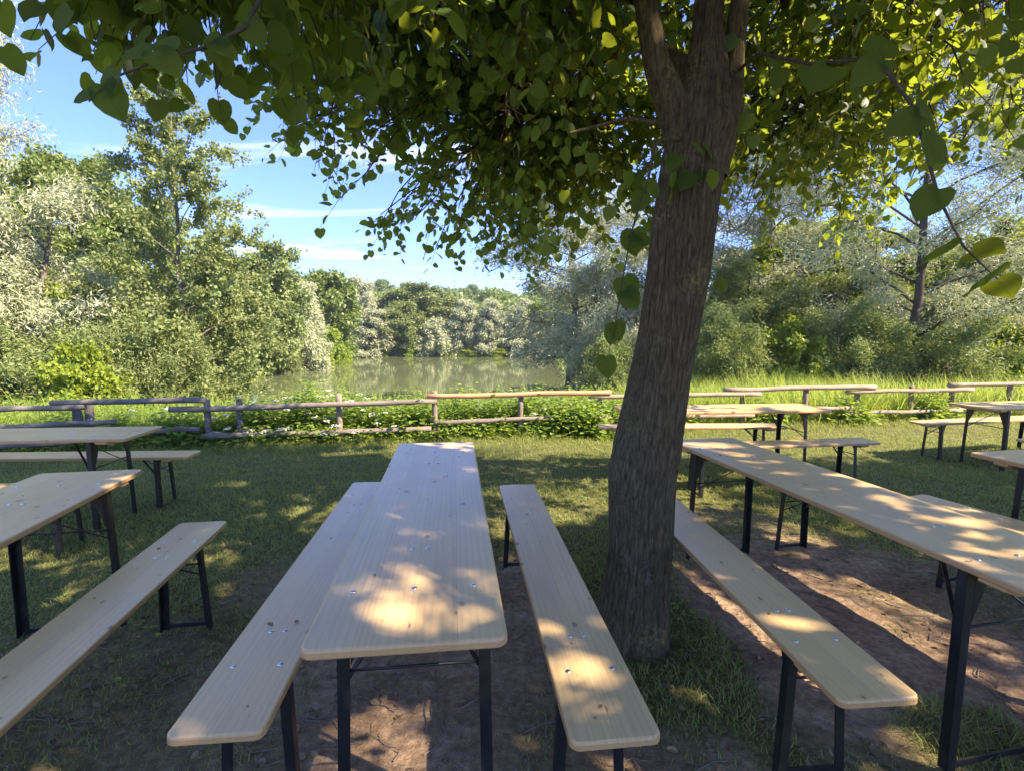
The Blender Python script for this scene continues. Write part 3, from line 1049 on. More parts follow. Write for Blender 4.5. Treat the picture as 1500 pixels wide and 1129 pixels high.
def twigs_to_leaves(twigs, r, spacing=.036, size=(.04, .076)):
    P, D, Nn, L, tubes = [], [], [], [], []
    BP, BD, BN, BL = [], [], [], []
    for b, d, ln in twigs:
        n = max(3, int(ln / spacing))
        t = (np.arange(n) + .6) / n
        bend = np.array([0, 0, -1.0]) * (t ** 2)[:, None] * ln * .35
        p = b + d * (t * ln)[:, None] + bend
        tubes.append((np.concatenate([[b], p[[n // 2, -1]]]), np.array([.0032, .0024, .0012]), 3))
        side = unit(np.cross(d, [0, 0, 1]) + 1e-6)
        sg = np.where(np.arange(n) % 2 == 0, 1.0, -1.0)[:, None]
        ld = unit(side * sg * .8 + d * .55 + r.normal(size=(n, 3)) * .45 + np.array([0, 0, -.42]))
        nn = unit(np.array([0, 0, 1.0]) + r.normal(size=(n, 3)) * .6)
        P.append(p + ld * .022)
        D.append(ld)
        Nn.append(nn)
        L.append(r.uniform(size[0], size[1], n) * (.75 + .4 * np.sin(t * 2.6)))
        if r.uniform() < .45:
            k = r.integers(1, 3)
            j = r.integers(0, n, k)
            BP.append(p[j])
            BD.append(unit(r.normal(size=(k, 3)) * .35 + np.array([0, 0, -1.0])))
            BN.append(unit(r.normal(size=(k, 3)) + np.array([0, 0, .1])))
            BL.append(r.uniform(.05, .085, k))
    cat = np.concatenate
    return (cat(P), cat(D), cat(Nn), cat(L)), (cat(BP), cat(BD), cat(BN), cat(BL)), tubes


def build_crown(parent, base, twigs, r, thin=0.0, carve=True, extra=None, coarse=False):
    lv, br, tubes = twigs_to_leaves(twigs, r, *((.036, (.04, .076)) if not coarse else (.05, (.075, .11))))
    keep = r.uniform(size=len(lv[0])) >= thin
    if carve:
        keep &= ~sunlit(lv[0] + lv[1] * lv[3][:, None] * .5)
        kb = ~sunlit(br[0])
    else:
        kb = np.ones(len(br[0]), bool)
    P, D, Nn, L = [a[keep] for a in lv]
    if extra is not None:
        P, D, Nn, L = [np.concatenate([a, b]) for a, b in zip((P, D, Nn, L), extra)]
    Wl = L * r.uniform(.84, 1.0, len(L))
    nr = np.linalg.norm(P - np.array([0, 0, CAMH]), axis=1) < 2.7
    V1, F1 = leaves_np(P[~nr], D[~nr], Nn[~nr], L[~nr], Wl[~nr], HEART_V, HEART_F)
    if nr.any():
        V3, F3 = leaves_np(P[nr], D[nr], Nn[nr], L[nr], Wl[nr], FINE_V, FINE_F)
        mesh_np('large_leaves', V3 - base, F3, MAT['lime_veined'], parent, True, uv=np.tile(FINE_V[:, :2], (int(nr.sum()), 1)))['kind'] = 'stuff'
    bp_, bd_, bn_, bl_ = [a[kb] for a in br]
    V2, F2 = leaves_np(bp_, bd_, bn_, bl_, bl_ * .2, OVAL_V, OVAL_F)
    Vv = np.concatenate([V1, V2]) - base
    Ff = np.concatenate([F1, F2 + len(V1)])
    mi = np.concatenate([np.zeros(len(F1), int), np.ones(len(F2), int)])
    o = mesh_np('crown', Vv, Ff, [MAT['lime'], MAT['bract']], parent, True, mi)
    Vt, Ft = join_tubes(tubes)
    mesh_np('twigs', Vt - base, Ft, MAT['twig'], o, True)['kind'] = 'stuff'
    return o, len(P)


def bark_tube(path, rad, seg=56, rows=150, amp=.011, seed=1):
    """trunk with ridged bark as real relief"""
    path, rad = np.asarray(path, float), np.asarray(rad, float)
    s = np.concatenate([[0], np.cumsum(np.linalg.norm(np.diff(path, axis=0), axis=1))])
    u = np.linspace(0, s[-1], rows)
    P = np.stack([np.interp(u, s, path[:, k]) for k in range(3)], 1)
    for _ in range(3):
        P[1:-1] = (P[:-2] + 2 * P[1:-1] + P[2:]) / 4
    Rr = np.interp(u, s, rad)
    a = np.arange(seg) * 2 * PI / seg
    T = unit(np.gradient(P, axis=0))
    U = unit(np.cross(T, [0, 1.0, 0]))
    Vv = np.cross(T, U)
    ang = np.tile(a, rows)
    hh = np.repeat(u, seg)
    tw = ang + hh * .12
    kk = max(2.5, rad[0] * 62)
    q = np.stack([np.cos(tw) * kk, np.sin(tw) * kk, hh * 2.6], 1)
    rid = 1 - np.abs(2 * fbm(q * 1.0, seed, 3) - 1) * 2.0
    big = fbm(np.stack([np.cos(tw) * 1.1, np.sin(tw) * 1.1, hh * 1.4], 1), seed + 9, 2) - .5
    rr = np.repeat(Rr, seg) * (1 + big * .16) + np.clip(rid, -.6, 1) * amp
    ring = np.cos(ang)[:, None] * np.repeat(U, seg, 0) + np.sin(ang)[:, None] * np.repeat(Vv, seg, 0)
    V_ = np.repeat(P, seg, 0) + ring * rr[:, None]
    i = np.arange(rows - 1)[:, None] * seg
    j = np.arange(seg)[None]
    k = (j + 1) % seg
    F_ = np.stack([i + j, i + k, i + seg + k, i + seg + j], -1).reshape(-1, 4)
    return V_, F_


def bump_at(V_, c, r, h, flat=1.0):
    d = np.linalg.norm((V_ - c) * np.array([1, 1, flat]), axis=1)
    return h * np.exp(-(d / r) ** 2)


def lime_bark():
    m, t, out = new_mat('lime_trunk_bark')
    tcn = N(t, 'ShaderNodeTexCoord')
    q = N(t, 'ShaderNodeMapping')
    q.inputs['Scale'].default_value = (85, 85, 15)
    t.links.new(tcn.outputs['Object'], q.inputs[0])
    n = N(t, 'ShaderNodeTexNoise')
    n.inputs['Scale'].default_value = 1.0
    n.inputs['Detail'].default_value = 7
    n.inputs['Roughness'].default_value = 0.65
    n.inputs['Distortion'].default_value = 0.5
    t.links.new(q.outputs[0], n.inputs['Vector'])
    n2 = N(t, 'ShaderNodeTexNoise')
    n2.inputs['Scale'].default_value = 3.2
    n2.inputs['Detail'].default_value = 5
    t.links.new(tcn.outputs['Object'], n2.inputs['Vector'])
    n3 = N(t, 'ShaderNodeTexNoise')
    n3.inputs['Scale'].default_value = 55
    n3.inputs['Detail'].default_value = 3
    t.links.new(tcn.outputs['Object'], n3.inputs['Vector'])
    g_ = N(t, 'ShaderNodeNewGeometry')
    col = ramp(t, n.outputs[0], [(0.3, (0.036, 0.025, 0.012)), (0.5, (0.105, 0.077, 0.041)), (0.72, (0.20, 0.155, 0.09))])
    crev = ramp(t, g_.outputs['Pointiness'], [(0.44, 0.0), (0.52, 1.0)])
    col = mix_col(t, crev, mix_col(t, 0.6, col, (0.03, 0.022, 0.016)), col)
    lich = math_node(t, 'MULTIPLY', ramp(t, n2.outputs[0], [(0.54, 0.0), (0.66, 1.0)]), ramp(t, n3.outputs[0], [(0.48, 0.0), (0.62, 1.0)]))
    col = mix_col(t, math_node(t, 'MULTIPLY', lich, 0.55), col, (0.22, 0.19, 0.055))
    pale = math_node(t, 'MULTIPLY', ramp(t, n2.outputs[0], [(0.28, 1.0), (0.40, 0.0)]), ramp(t, n3.outputs[0], [(0.52, 0.0), (0.66, 1.0)]))
    col = mix_col(t, math_node(t, 'MULTIPLY', pale, 0.5), col, (0.30, 0.29, 0.25))
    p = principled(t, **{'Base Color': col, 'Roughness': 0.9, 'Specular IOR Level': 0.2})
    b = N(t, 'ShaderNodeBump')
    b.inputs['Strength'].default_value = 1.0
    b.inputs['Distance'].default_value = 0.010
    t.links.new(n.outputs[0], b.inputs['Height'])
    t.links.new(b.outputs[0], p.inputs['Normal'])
    t.links.new(p.outputs[0], out.inputs[0])
    return m


MAT['lime_bark'] = lime_bark()
# --- the tree between the tables
B1 = np.array([0.615, 2.42, 0.0])
lime = empty('lime_tree', tuple(B1))
tag(lime, 'lime tree with a leaning ridged trunk between the tables, crown hanging over them', 'tree', 'lime trees')
tr_path = [(.60, 2.42, -.12), (.617, 2.42, -.02), (.635, 2.42, .15), (.655, 2.42, .46), (.652, 2.42, .82), (.672, 2.42, .98), (.716, 2.42, 1.29), (.747, 2.42, 1.49), (.785, 2.42, 1.81), (.812, 2.42, 2.13), (.835, 2.42, 2.30), (.862, 2.42, 2.46), (.878, 2.42, 2.62), (.882, 2.43, 2.85), (.885, 2.44, 3.05), (.93, 2.50, 4.0), (.80, 2.45, 5.2), (.85, 2.4, 6.6)]
tr_rad = [.205, .185, .165, .153, .163, .168, .150, .144, .144, .141, .143, .142, .118, .076, .060, .052, .038, .016]
Vt, Ft = bark_tube(tr_path, [q_ - .006 if q_ > .02 else q_ for q_ in tr_rad], 230, 560, .0075, 3)
for c, r_, h_ in [((.50, 2.32, .86), .10, .028), ((.88, 2.50, 2.50), .1, .03), ((1.0, 2.36, 2.52), .09, .035), ((.93, 2.28, 2.48), .05, .014), ((.78, 2.55, .1), .16, .03), ((.45, 2.5, .02), .15, .04), ((.8, 2.25, 0), .12, .03)]:
    cc = np.array(c)
    i = np.searchsorted(np.array([p[2] for p in tr_path]), cc[2])
    ax = np.array([np.interp(cc[2], [p[2] for p in tr_path], [p[0] for p in tr_path]), 2.42, cc[2]])
    d = unit(cc - ax)
    Vt += d * bump_at(Vt, cc, r_, h_)[:, None]
parts = [(Vt, Ft)]
for pth, rad, sd, rows in [
    ([(.83, 2.42, 2.30), (.76, 2.42, 2.52), (.655, 2.42, 2.74), (.58, 2.41, 3.02), (.42, 2.4, 3.4), (.1, 2.5, 4.1), (-.4, 2.6, 5.0)], [.10, .078, .054, .040, .036, .03, .018], 5, 130),
    ([(.90, 2.43, 2.28), (.985, 2.43, 2.52), (1.005, 2.43, 2.75), (1.02, 2.43, 3.03), (1.25, 2.5, 3.6), (1.8, 2.6, 4.3), (2.3, 2.6, 5.1)], [.095, .072, .042, .037, .034, .03, .018], 7, 130),
    ([(.86, 2.50, 2.75), (.70, 3.0, 3.15), (.6, 3.8, 3.45), (.3, 4.5, 3.4)], [.05, .04, .028, .014], 8, 60),
    ([(.55, 2.42, 3.05), (.0, 2.9, 3.5), (-.6, 3.7, 3.7), (-1.0, 4.2, 3.5)], [.045, .035, .025, .012], 9, 60),
    ([(.5, 2.42, 3.2), (-.2, 2.6, 3.75), (-1.0, 3.0, 4.0), (-1.6, 3.3, 3.9)], [.04, .03, .02, .01], 10, 60),
    ([(1.05, 2.45, 3.1), (1.6, 3.2, 3.6), (2.2, 4.2, 3.7), (2.6, 4.8, 3.4)], [.04, .032, .024, .012], 12, 60),
    ([(1.1, 2.45, 3.25), (1.9, 2.9, 3.9), (2.8, 3.4, 4.1), (3.5, 3.8, 3.9)], [.04, .032, .024, .012], 13, 60),
    ([(.56, 2.38, 3.1), (.1, 1.9, 3.3), (-.45, 1.5, 3.15), (-.8, 1.2, 2.75)], [.03, .024, .016, .007], 14, 60),
    ([(.9, 2.4, 3.2), (.6, 1.6, 3.6), (.2, .9, 3.7), (-.1, .3, 3.5)], [.032, .026, .018, .008], 15, 60),
    ([(1.03, 2.4, 3.1), (1.5, 1.9, 3.6), (2.1, 1.6, 3.8), (2.6, 1.2, 3.6)], [.032, .026, .018, .008], 16, 60),
    ([(.80, 2.40, 2.43), (.68, 2.38, 2.47), (.5, 2.32, 2.47), (.25, 2.3, 2.40)], [.014, .011, .008, .004], 17, 40),
    ([(.80, 2.38, 2.40), (.70, 2.3, 2.38), (.6, 2.2, 2.33), (.549, 2.1, 2.156)], [.012, .009, .007, .004], 18, 40),
]:
    a_, b_ = bark_tube(pth, rad, 28 if rad[0] > .06 else 12, rows, .006 if rad[0] > .06 else .002, sd)
    parts.append((a_, b_))
off_ = 0
VV, FF = [], []
for a_, b_ in parts:
    VV.append(a_)
    FF.append(b_ + off_)
    off_ += len(a_)
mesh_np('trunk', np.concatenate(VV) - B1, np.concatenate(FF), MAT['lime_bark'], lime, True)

r1 = np.random.default_rng(77)
tubes, twigs = [], []
LOBES = [((-.45, 4.3, 3.2), (1.45, 1.2, 1.0), 84, (.0, 4.2, 3.5)), ((-1.2, 3.35, 3.7), (1.1, 1.1, .85), 56, (-1.0, 3.1, 3.95)),
         ((-.86, 1.45, 2.80), (.56, .48, .40), 30, (-.8, 1.5, 3.0)), ((-.55, 2.75, 3.38), (1.0, .6, .55), 44, (-.4, 2.8, 3.6)), ((.2, 2.5, 3.2), (.5, .6, .5), 14, (.2, 2.6, 3.4)),
         ((.55, 4.65, 3.2), (1.2, .95, .98), 66, (.35, 4.4, 3.4)), ((2.2, 4.6, 3.2), (1.45, 1.1, .95), 72, (2.4, 4.5, 3.5)), ((3.4, 3.9, 3.5), (1.5, 1.25, 1.1), 66, (3.1, 3.6, 4.0)),
         ((2.3, 2.9, 3.35), (1.0, .8, .75), 38, (2.0, 2.9, 3.6)), ((.6, 2.5, 6.3), (2.6, 2.5, 2.0), 160, (.8, 2.4, 5.6)), ((-1.1, 2.6, 5.2), (1.4, 1.5, 1.1), 78, (-.3, 2.6, 4.9)), ((2.2, 2.4, 5.4), (1.2, 1.3, .9), 18, (1.8, 2.5, 5.0)),
         ((1.9, 1.6, 3.3), (.9, .7, .6), 34, (1.9, 1.7, 3.5)), ((.1, .7, 3.6), (1.1, .9, .55), 30, (.3, 1.0, 3.65)), ((1.0, .2, 3.65), (1.0, .9, .5), 46, (.9, .8, 3.7)), ((1.8, .8, 3.75), (.9, .8, .5), 36, (1.6, 1.2, 3.8)), ((.4, 3.6, 4.3), (1.5, 1.2, 1.0), 52, (.6, 3.5, 4.2)), ((.4, 4.3, 5.3), (1.7, 1.1, .9), 54, (.6, 3.6, 5.0)), ((-1.2, 3.9, 4.9), (1.1, .9, .7), 26, (-.4, 3.4, 4.7)), ((-.3, 2.7, 3.75), (.7, .7, .55), 20, (-.1, 2.7, 3.7)), ((1.5, 3.6, 3.7), (.9, .8, .6), 26, (1.7, 3.4, 3.7))]
for c, rad, nb, hub in LOBES:
    lime_lobe(c, rad, nb, tubes, twigs, r1, hub)


def sprig(pts, leaves, tubes, r0=.0045):
    tubes.append((np.array(pts), np.linspace(r0, .0012, len(pts)), 5))
    return leaves


tubes2 = []
ex = []   # hand-placed leaves: base point, direction, normal, length
tl = [(-.45, 1.4, 2.75), (-.602, 1.2, 2.21), (-.65, 1.12, 2.125), (-.698, 1.06, 2.074), (-.774, 1.02, 2.016), (-.807, 1.0, 1.964)]
tubes2.append((np.array(tl), np.linspace(.006, .0012, 6), 5))
ex += [((-.765, 1.02, 2.03), (-.30, -.05, -.7), (-.2, -.8, 0.370), 0.063), ((-.80, 1.0, 1.975), (-.8, 0, -.15), (0, -.75, 0.444), 0.041), ((-.785, 1.01, 2.0), (.35, .1, -.8), (.1, -.9, 0.296), 0.068),
       ((-.71, 1.05, 2.08), (.6, 0, -.55), (.1, -.7, 0.518), 0.063), ((-.72, 1.05, 2.075), (-.8, .1, 0.111), (0, -.7, 0.518), 0.063), ((-.69, 1.07, 2.09), (-.3, .2, 0.370), (.1, -.9, 0.222), 0.059), ((-.64, 1.13, 2.14), (.7, 0, -.4), (.2, -.6, 0.518), 0.059),
       ((-.63, 1.15, 2.16), (-.4, -.1, -.75), (0, -.9, 0.296), 0.061), ((-.60, 1.2, 2.22), (.5, .1, -.7), (0, -.8, 0.370), 0.059), ((-.86, 1.04, 2.15), (-.5, 0, -.5), (0, -.8, 0.370), 0.052), ((-.9, 1.06, 2.2), (-.6, 0, -.1), (0, -.6, 0.518), 0.056)]
trr = [(1.0, 2.42, 2.70), (1.012, 2.2, 2.68), (.957, 1.7, 2.388), (.924, 1.35, 2.229), (.916, 1.2, 2.043), (.907, 1.1, 1.822), (.925, 1.05, 1.714), (.957, 1.0, 1.641)]
tubes2.append((np.array(trr), np.linspace(.008, .0015, 8), 5))
ex += [((.915, 1.06, 1.71), (-.8, 0, -.30), (-.15, .45, .85), .080), ((.935, 1.04, 1.70), (.75, .1, .05), (.2, .6, .75), .072), ((.96, 1.0, 1.65), (-.75, -.05, -.35), (-.1, .5, .85), .084), ((.965, 1.01, 1.64), (.6, .2, -.35), (.3, .6, .7), .058),
       ((.907, 1.1, 1.84), (-.45, .05, -.7), (-.6, -.6, .4), 0.073), ((.91, 1.12, 1.90), (-.2, 0, .6), (.1, -.8, .5), 0.077), ((.914, 1.18, 2.02), (-.75, .1, -.4), (.1, -.8, .5), 0.077), ((.918, 1.2, 2.05), (.6, .1, -.5), (0, -.7, .6), 0.086),
       ((.922, 1.32, 2.21), (-.6, .2, -.5), (.1, -.8, .6), 0.086), ((.925, 1.36, 2.24), (.4, .2, .5), (0, -.8, .5), 0.082), ((.95, 1.6, 2.33), (-.5, .1, -.7), (.2, -.8, .5), 0.082), ((.97, 1.8, 2.43), (.5, .1, -.7), (.1, -.8, .6), 0.077), ((.985, 1.95, 2.5), (-.2, .1, -.9), (.1, -.9, .4), 0.073), ((1.0, 2.1, 2.6), (.8, 0, -.3), (.1, -.8, .6), 0.069)]
tm = [(.549, 2.1, 2.156), (.463, 2.0, 1.921), (.423, 1.95, 1.732), (.391, 1.92, 1.549), (.359, 1.9, 1.42)]
tubes2.append((np.array(tm), np.linspace(.004, .001, 5), 5))
ex += [((.47, 2.0, 1.93), (.1, .05, -.9), (-.5, -.8, .2), .10), ((.455, 1.98, 1.88), (.75, 0, .1), (.2, -.7, .6), .085), ((.425, 1.95, 1.74), (.25, 0, -.6), (-.2, -.9, .3), .10), ((.43, 1.94, 1.69), (.55, -.1, -.75), (-.3, -.8, .3), .085), ((.395, 1.92, 1.56), (-.25, 0, -.8), (-.7, -.6, .2), .08), ((.39, 1.92, 1.57), (.3, 0, -.8), (.2, -.9, .3), .075), ((.36, 1.9, 1.44), (.05, 0, -.9), (-.6, -.7, .2), .085), ((.52, 2.06, 2.08), (-.4, 0, -.8), (.1, -.9, .3), .08), ((.54, 2.1, 2.14), (.5, -.1, -.7), (.2, -.8, .5), .08)]
# hanging sprays below the far skirt and sprouts on the trunk
rs = np.random.default_rng(5)
for (x, y, z), k, s in [((.10, 3.2, 2.35), 9, .16), ((.22, 3.1, 2.1), 7, .1), ((.72, 2.22, 2.16), 7, .07), ((.86, 2.25, 2.22), 4, .06), ((1.06, 2.4, 2.52), 7, .07), ((.98, 2.38, 1.82), 3, .05), ((-.35, 3.9, 2.3), 8, .12), ((.45, 2.6, 2.25), 8, .12), ((1.08, 2.36, 2.72), 6, .08), ((.30, 2.7, 2.3), 8, .14)]:
    for _ in range(k):
        ex.append(((x + rs.normal() * s, y + rs.normal() * s, z + rs.normal() * s), (rs.normal() * .5, rs.normal() * .4, -.7), (rs.normal() * .4, -.7 + rs.normal() * .2, .6), rs.uniform(.06, .085)))
EX = [np.array([e[i] for e in ex], float) for i in range(4)]
cr1, n1_ = build_crown(lime, B1, twigs, r1, thin=.15, extra=EX)
Vt, Ft = join_tubes(tubes + tubes2)
mesh_np('branches', Vt - B1, Ft, MAT['twig'], lime, True)['kind'] = 'stuff'


# --- two more limes of the same planting, standing beside the picture; their crowns shade the tables
def other_lime(base, seed, lobes, lab, trunk_r=.17, flip=0.0):
    r = np.random.default_rng(seed)
    base = np.array(base, float)
    root = empty('lime_tree', tuple(base))
    tag(root, lab, 'tree', 'lime trees')
    p = [base + np.array(q) for q in [(0, 0, -.1), (.02, 0, .5), (.05, .03, 1.6), (.04, .02, 2.8), (0, .05, 4.2), (.05, 0, 6.2)]]
    Va, Fa = bark_tube(p, [trunk_r * 1.2, trunk_r, trunk_r * .93, trunk_r * .8, trunk_r * .45, .03], 32, 120, .008, seed)
    VV, FF, off = [Va], [Fa], len(Va)
    tubes, twigs = [], []
    for c, rad, nb in lobes:
        c = base + np.array(c)
        lime_lobe(c, rad, nb, tubes, twigs, r, None, 8)
        Vb, Fb = bark_tube([base + np.array([0, 0, 2.6]), base + (c - base) * np.array([.4, .4, 0]) + np.array([0, 0, 3.3]), c + np.array([0, 0, .2])], [.07, .05, .02], 12, 40, .003, seed + 3)
        VV.append(Vb)
        FF.append(Fb + off)
        off += len(Vb)
    mesh_np('trunk', np.concatenate(VV) - base, np.concatenate(FF), MAT['lime_bark'], root, True)
    c_, n_ = build_crown(root, base, twigs, r, coarse=True)
    Vt_, Ft_ = join_tubes(tubes)
    mesh_np('branches', Vt_ - base, Ft_, MAT['twig'], root, True)['kind'] = 'stuff'
    return n_


STD = [((0, 0, 6.0), (2.4, 2.4, 1.9), 100), ((1.6, .4, 4.2), (1.5, 1.5, 1.1), 56), ((-1.6, -.3, 4.2), (1.6, 1.5, 1.1), 62), ((.2, 1.7, 4.1), (1.5, 1.4, 1.1), 56), ((-.2, -1.7, 4.2), (1.5, 1.4, 1.1), 56), ((-1.3, 1.3, 4.3), (1.3, 1.2, 1.0), 40), ((1.3, -1.3, 4.3), (1.2, 1.2, 1.0), 36)]
n2_ = other_lime((4.9, -.2, -.01), 31, STD, 'lime tree standing out of view beyond the right-hand table, its crown shading the middle tables')
n3_ = other_lime((9.6, 1.9, -.02), 32, STD, 'lime tree at the right edge whose crown shades the far right tables')
print('lime leaves', n1_, n2_, n3_)

# ------------------------------------------------------------------ trees and shrubs round the pond
def bg_tree(seed, Ht, R, prof, t0, nb, nleaf, leaf, hang=.4, rise=.5, trunk_r=.12, sigma=.16, subs=5, stems=1, upn=1.1, lean=0.0, droop=0.0, branch_r=.5):
    """returns trunk (V,F), crown (V,F) of one tree standing at the origin"""
    r = np.random.default_rng(seed)
    tv, tf, LL, WW = leaf
    tubes, LP, LD = [], [], []
    tops = []
    for s in range(stems):
        az = r.uniform(0, 2 * PI)
        k = 0.0 if stems == 1 else R * .35
        top = np.array([math.cos(az) * k + lean, math.sin(az) * k, Ht * (1 if s == 0 else r.uniform(.75, .95))])
        b = np.array([math.cos(az) * k * .12, math.sin(az) * k * .12, -.3])
        p = curve(b, top, 0, Ht * .006, 9, r)
        tops.append(p)
        tubes.append((p, np.linspace(trunk_r, trunk_r * .12, 9), 8))
    for i in range(nb):
        p = tops[i % stems]
        u = (i + r.uniform(0, 1)) / nb
        hz = t0 + (1 - t0) * u * .97
        f = hz * 8
        j = min(int(f), 7)
        st = p[j] + (p[j + 1] - p[j]) * (f - j)
        a = i * 2.399 + r.normal() * .35
        L = R * prof(u) * r.uniform(.72, 1.05)
        rs_ = rise * (.4 + .9 * u)
        en = st + np.array([math.cos(a) * L, math.sin(a) * L, L * rs_])
        q = curve(st, en, .10 * L - droop * L * .25, .03 * L, 6, r)
        tubes.append((q, np.linspace(trunk_r * branch_r * (1.05 - .75 * u), trunk_r * .06, 6), 5))
        pts = [q[2:]]
        for _ in range(subs):
            t = r.uniform(.25, .95)
            m = min(int(t * 5), 4)
            b0_ = q[m] + (q[m + 1] - q[m]) * (t * 5 - m)
            d = unit(unit(q[m + 1] - q[m]) * .75 + r.normal(size=3) * .6 + np.array([0, 0, .12 - droop]))
            e0 = b0_ + d * L * r.uniform(.22, .45)
            sub = curve(b0_, e0, -droop * .1 * L, .02 * L, 4, r)
            tubes.append((sub, np.linspace(trunk_r * .1, trunk_r * .03, 4), 3))
            pts.append(sub)
        pts = np.concatenate(pts)
        n = int(nleaf / nb * (.35 + 1.3 * min(prof(u), 1)))
        w_ = r.integers(0, len(pts) - 1, n)
        base = pts[w_] + (pts[w_ + 1] - pts[w_]) * np.where(np.linalg.norm(pts[w_ + 1] - pts[w_], axis=1, keepdims=True) < L * .5, r.uniform(size=(n, 1)), 0)
        LP.append(base + r.normal(size=(n, 3)) * sigma)
        LD.append(np.broadcast_to(unit(np.array([math.cos(a), math.sin(a), .3])), (n, 3)))
    P = np.concatenate(LP)
    D = unit(np.concatenate(LD) * .5 + r.normal(size=P.shape) * .8 + np.array([0, 0, -hang]))
    Nn = unit(r.normal(size=P.shape) + np.array([0, 0, upn]))
    sz = r.uniform(.65, 1.25, len(P))
    crown = leaves_np(P, D, Nn, LL * sz, WW * sz, tv, tf)
    trunk = join_tubes(tubes)
    return trunk, crown


LANCE, OVAL = (LANCE_V, LANCE_F), (OVAL_V, OVAL_F)
PROT = {}


def proto_tree(key, name, mat, bark, **kw):
    (Vt_, Ft_), (Vc_, Fc_) = bg_tree(**kw)
    me_t = mesh_np('trunk', Vt_, Ft_, bark, None, True)
    me_c = mesh_np('crown', Vc_, Fc_, mat, None, False)
    PROT[key] = (name, me_t, me_c, kw['Ht'], kw['R'])


def prof_cone(u):
    return min(1.0, (u * 4 + .45)) * (1 - u) ** .75 + .08


def prof_alder(u):
    return min(1.0, u * 3 + .55) * max(1 - u, 0) ** .66 + .05


def prof_round(u):
    return math.sin(PI * min(max(.12 + u * .86, 0), 1)) ** .7


def prof_low(u):
    return (1 - u) ** .5 * .95 + .12


def prof_tall(u):
    return min(1, .5 + u * 1.4) * (1 - u ** 3 * .75)


proto_tree('alder', 'alder_tree', MAT['alder'], MAT['bg_bark'], seed=3, Ht=9.0, R=3.3, prof=prof_alder, t0=.06, nb=58, nleaf=34000, leaf=(*OVAL, .09, .064), hang=.1, rise=.66, trunk_r=.10, sigma=.065, subs=8, stems=1, branch_r=.28)
proto_tree('alder_small', 'alder_tree', MAT['alder'], MAT['bg_bark'], seed=33, Ht=6.0, R=1.9, prof=prof_cone, t0=.20, nb=40, nleaf=17000, leaf=(*OVAL, .095, .066), hang=.1, rise=.6, trunk_r=.06, sigma=.09, subs=7, stems=1, branch_r=.3)
proto_tree('osier', 'osier_willow', MAT['alder'], MAT['dark_bark'], seed=44, Ht=6.5, R=2.7, prof=prof_low, t0=.05, nb=44, nleaf=40000, leaf=(*LANCE, .15, .04), hang=.2, rise=.6, trunk_r=.13, sigma=.17, subs=7, stems=3, droop=.1)
proto_tree('willow_a', 'silver_willow', MAT['willow'], MAT['bg_bark'], seed=4, Ht=6.5, R=2.6, prof=prof_low, t0=.05, nb=44, nleaf=46000, leaf=(*LANCE, .16, .036), hang=.25, rise=.55, trunk_r=.15, sigma=.17, subs=7, stems=3, droop=.15)
proto_tree('willow_b', 'silver_willow', MAT['willow'], MAT['bg_bark'], seed=6, Ht=12, R=3.2, prof=prof_tall, t0=.22, nb=36, nleaf=21000, leaf=(*LANCE, .19, .042), hang=.5, rise=.6, trunk_r=.17, sigma=.20, subs=8, stems=1, droop=.25, branch_r=.35)
proto_tree('willow_c', 'silver_willow', MAT['willow'], MAT['dark_bark'], seed=26, Ht=11.5, R=4.6, prof=prof_tall, t0=.14, nb=34, nleaf=42000, leaf=(*LANCE, .13, .034), hang=.3, rise=.75, trunk_r=.13, sigma=.17, subs=9, stems=1, droop=.1, branch_r=.36)
proto_tree('broad_a', 'broadleaf_tree', MAT['broad'], MAT['bg_bark'], seed=8, Ht=9, R=3.3, prof=prof_round, t0=.10, nb=44, nleaf=32000, leaf=(*OVAL, .15, .10), hang=.2, rise=.5, trunk_r=.16, sigma=.17, subs=7, stems=1)
proto_tree('maple', 'maple_tree', MAT['maple'], MAT['bg_bark'], seed=9, Ht=7, R=2.6, prof=prof_round, t0=.08, nb=34, nleaf=20000, leaf=(*OVAL, .17, .14), hang=.2, rise=.45, trunk_r=.12, sigma=.16, subs=6, stems=1)
proto_tree('shrub', 'willow_shrub', MAT['alder'], MAT['bg_bark'], seed=10, Ht=2.6, R=1.7, prof=prof_low, t0=.03, nb=30, nleaf=15000, leaf=(*LANCE, .12, .042), hang=0, rise=.8, trunk_r=.05, sigma=.12, subs=6, stems=3)
proto_tree('bright', 'leafy_shrub', MAT['maple'], MAT['bg_bark'], seed=12, Ht=2.0, R=1.4, prof=prof_low, t0=.03, nb=24, nleaf=8000, leaf=(*OVAL, .12, .09), hang=.1, rise=.6, trunk_r=.04, sigma=.11, subs=5, stems=2)
# coarser ones for the far shore
proto_tree('far_willow', 'silver_willow', MAT['willow'], MAT['bg_bark'], seed=14, Ht=10, R=3.0, prof=prof_low, t0=.04, nb=40, nleaf=21000, leaf=(*LANCE, .42, .13), hang=.8, rise=.75, trunk_r=.2, sigma=.26, subs=6, stems=2, droop=.35)
proto_tree('far_broad', 'broadleaf_tree', MAT['broad'], MAT['bg_bark'], seed=15, Ht=11, R=3.8, prof=prof_round, t0=.08, nb=42, nleaf=21000, leaf=(*OVAL, .38, .26), hang=.2, rise=.5, trunk_r=.22, sigma=.30, subs=6, stems=1)
proto_tree('far_alder', 'broadleaf_tree', MAT['alder'], MAT['bg_bark'], seed=16, Ht=11, R=3.6, prof=prof_round, t0=.06, nb=42, nleaf=21000, leaf=(*OVAL, .36, .22), hang=.2, rise=.55, trunk_r=.2, sigma=.28, subs=6, stems=2)
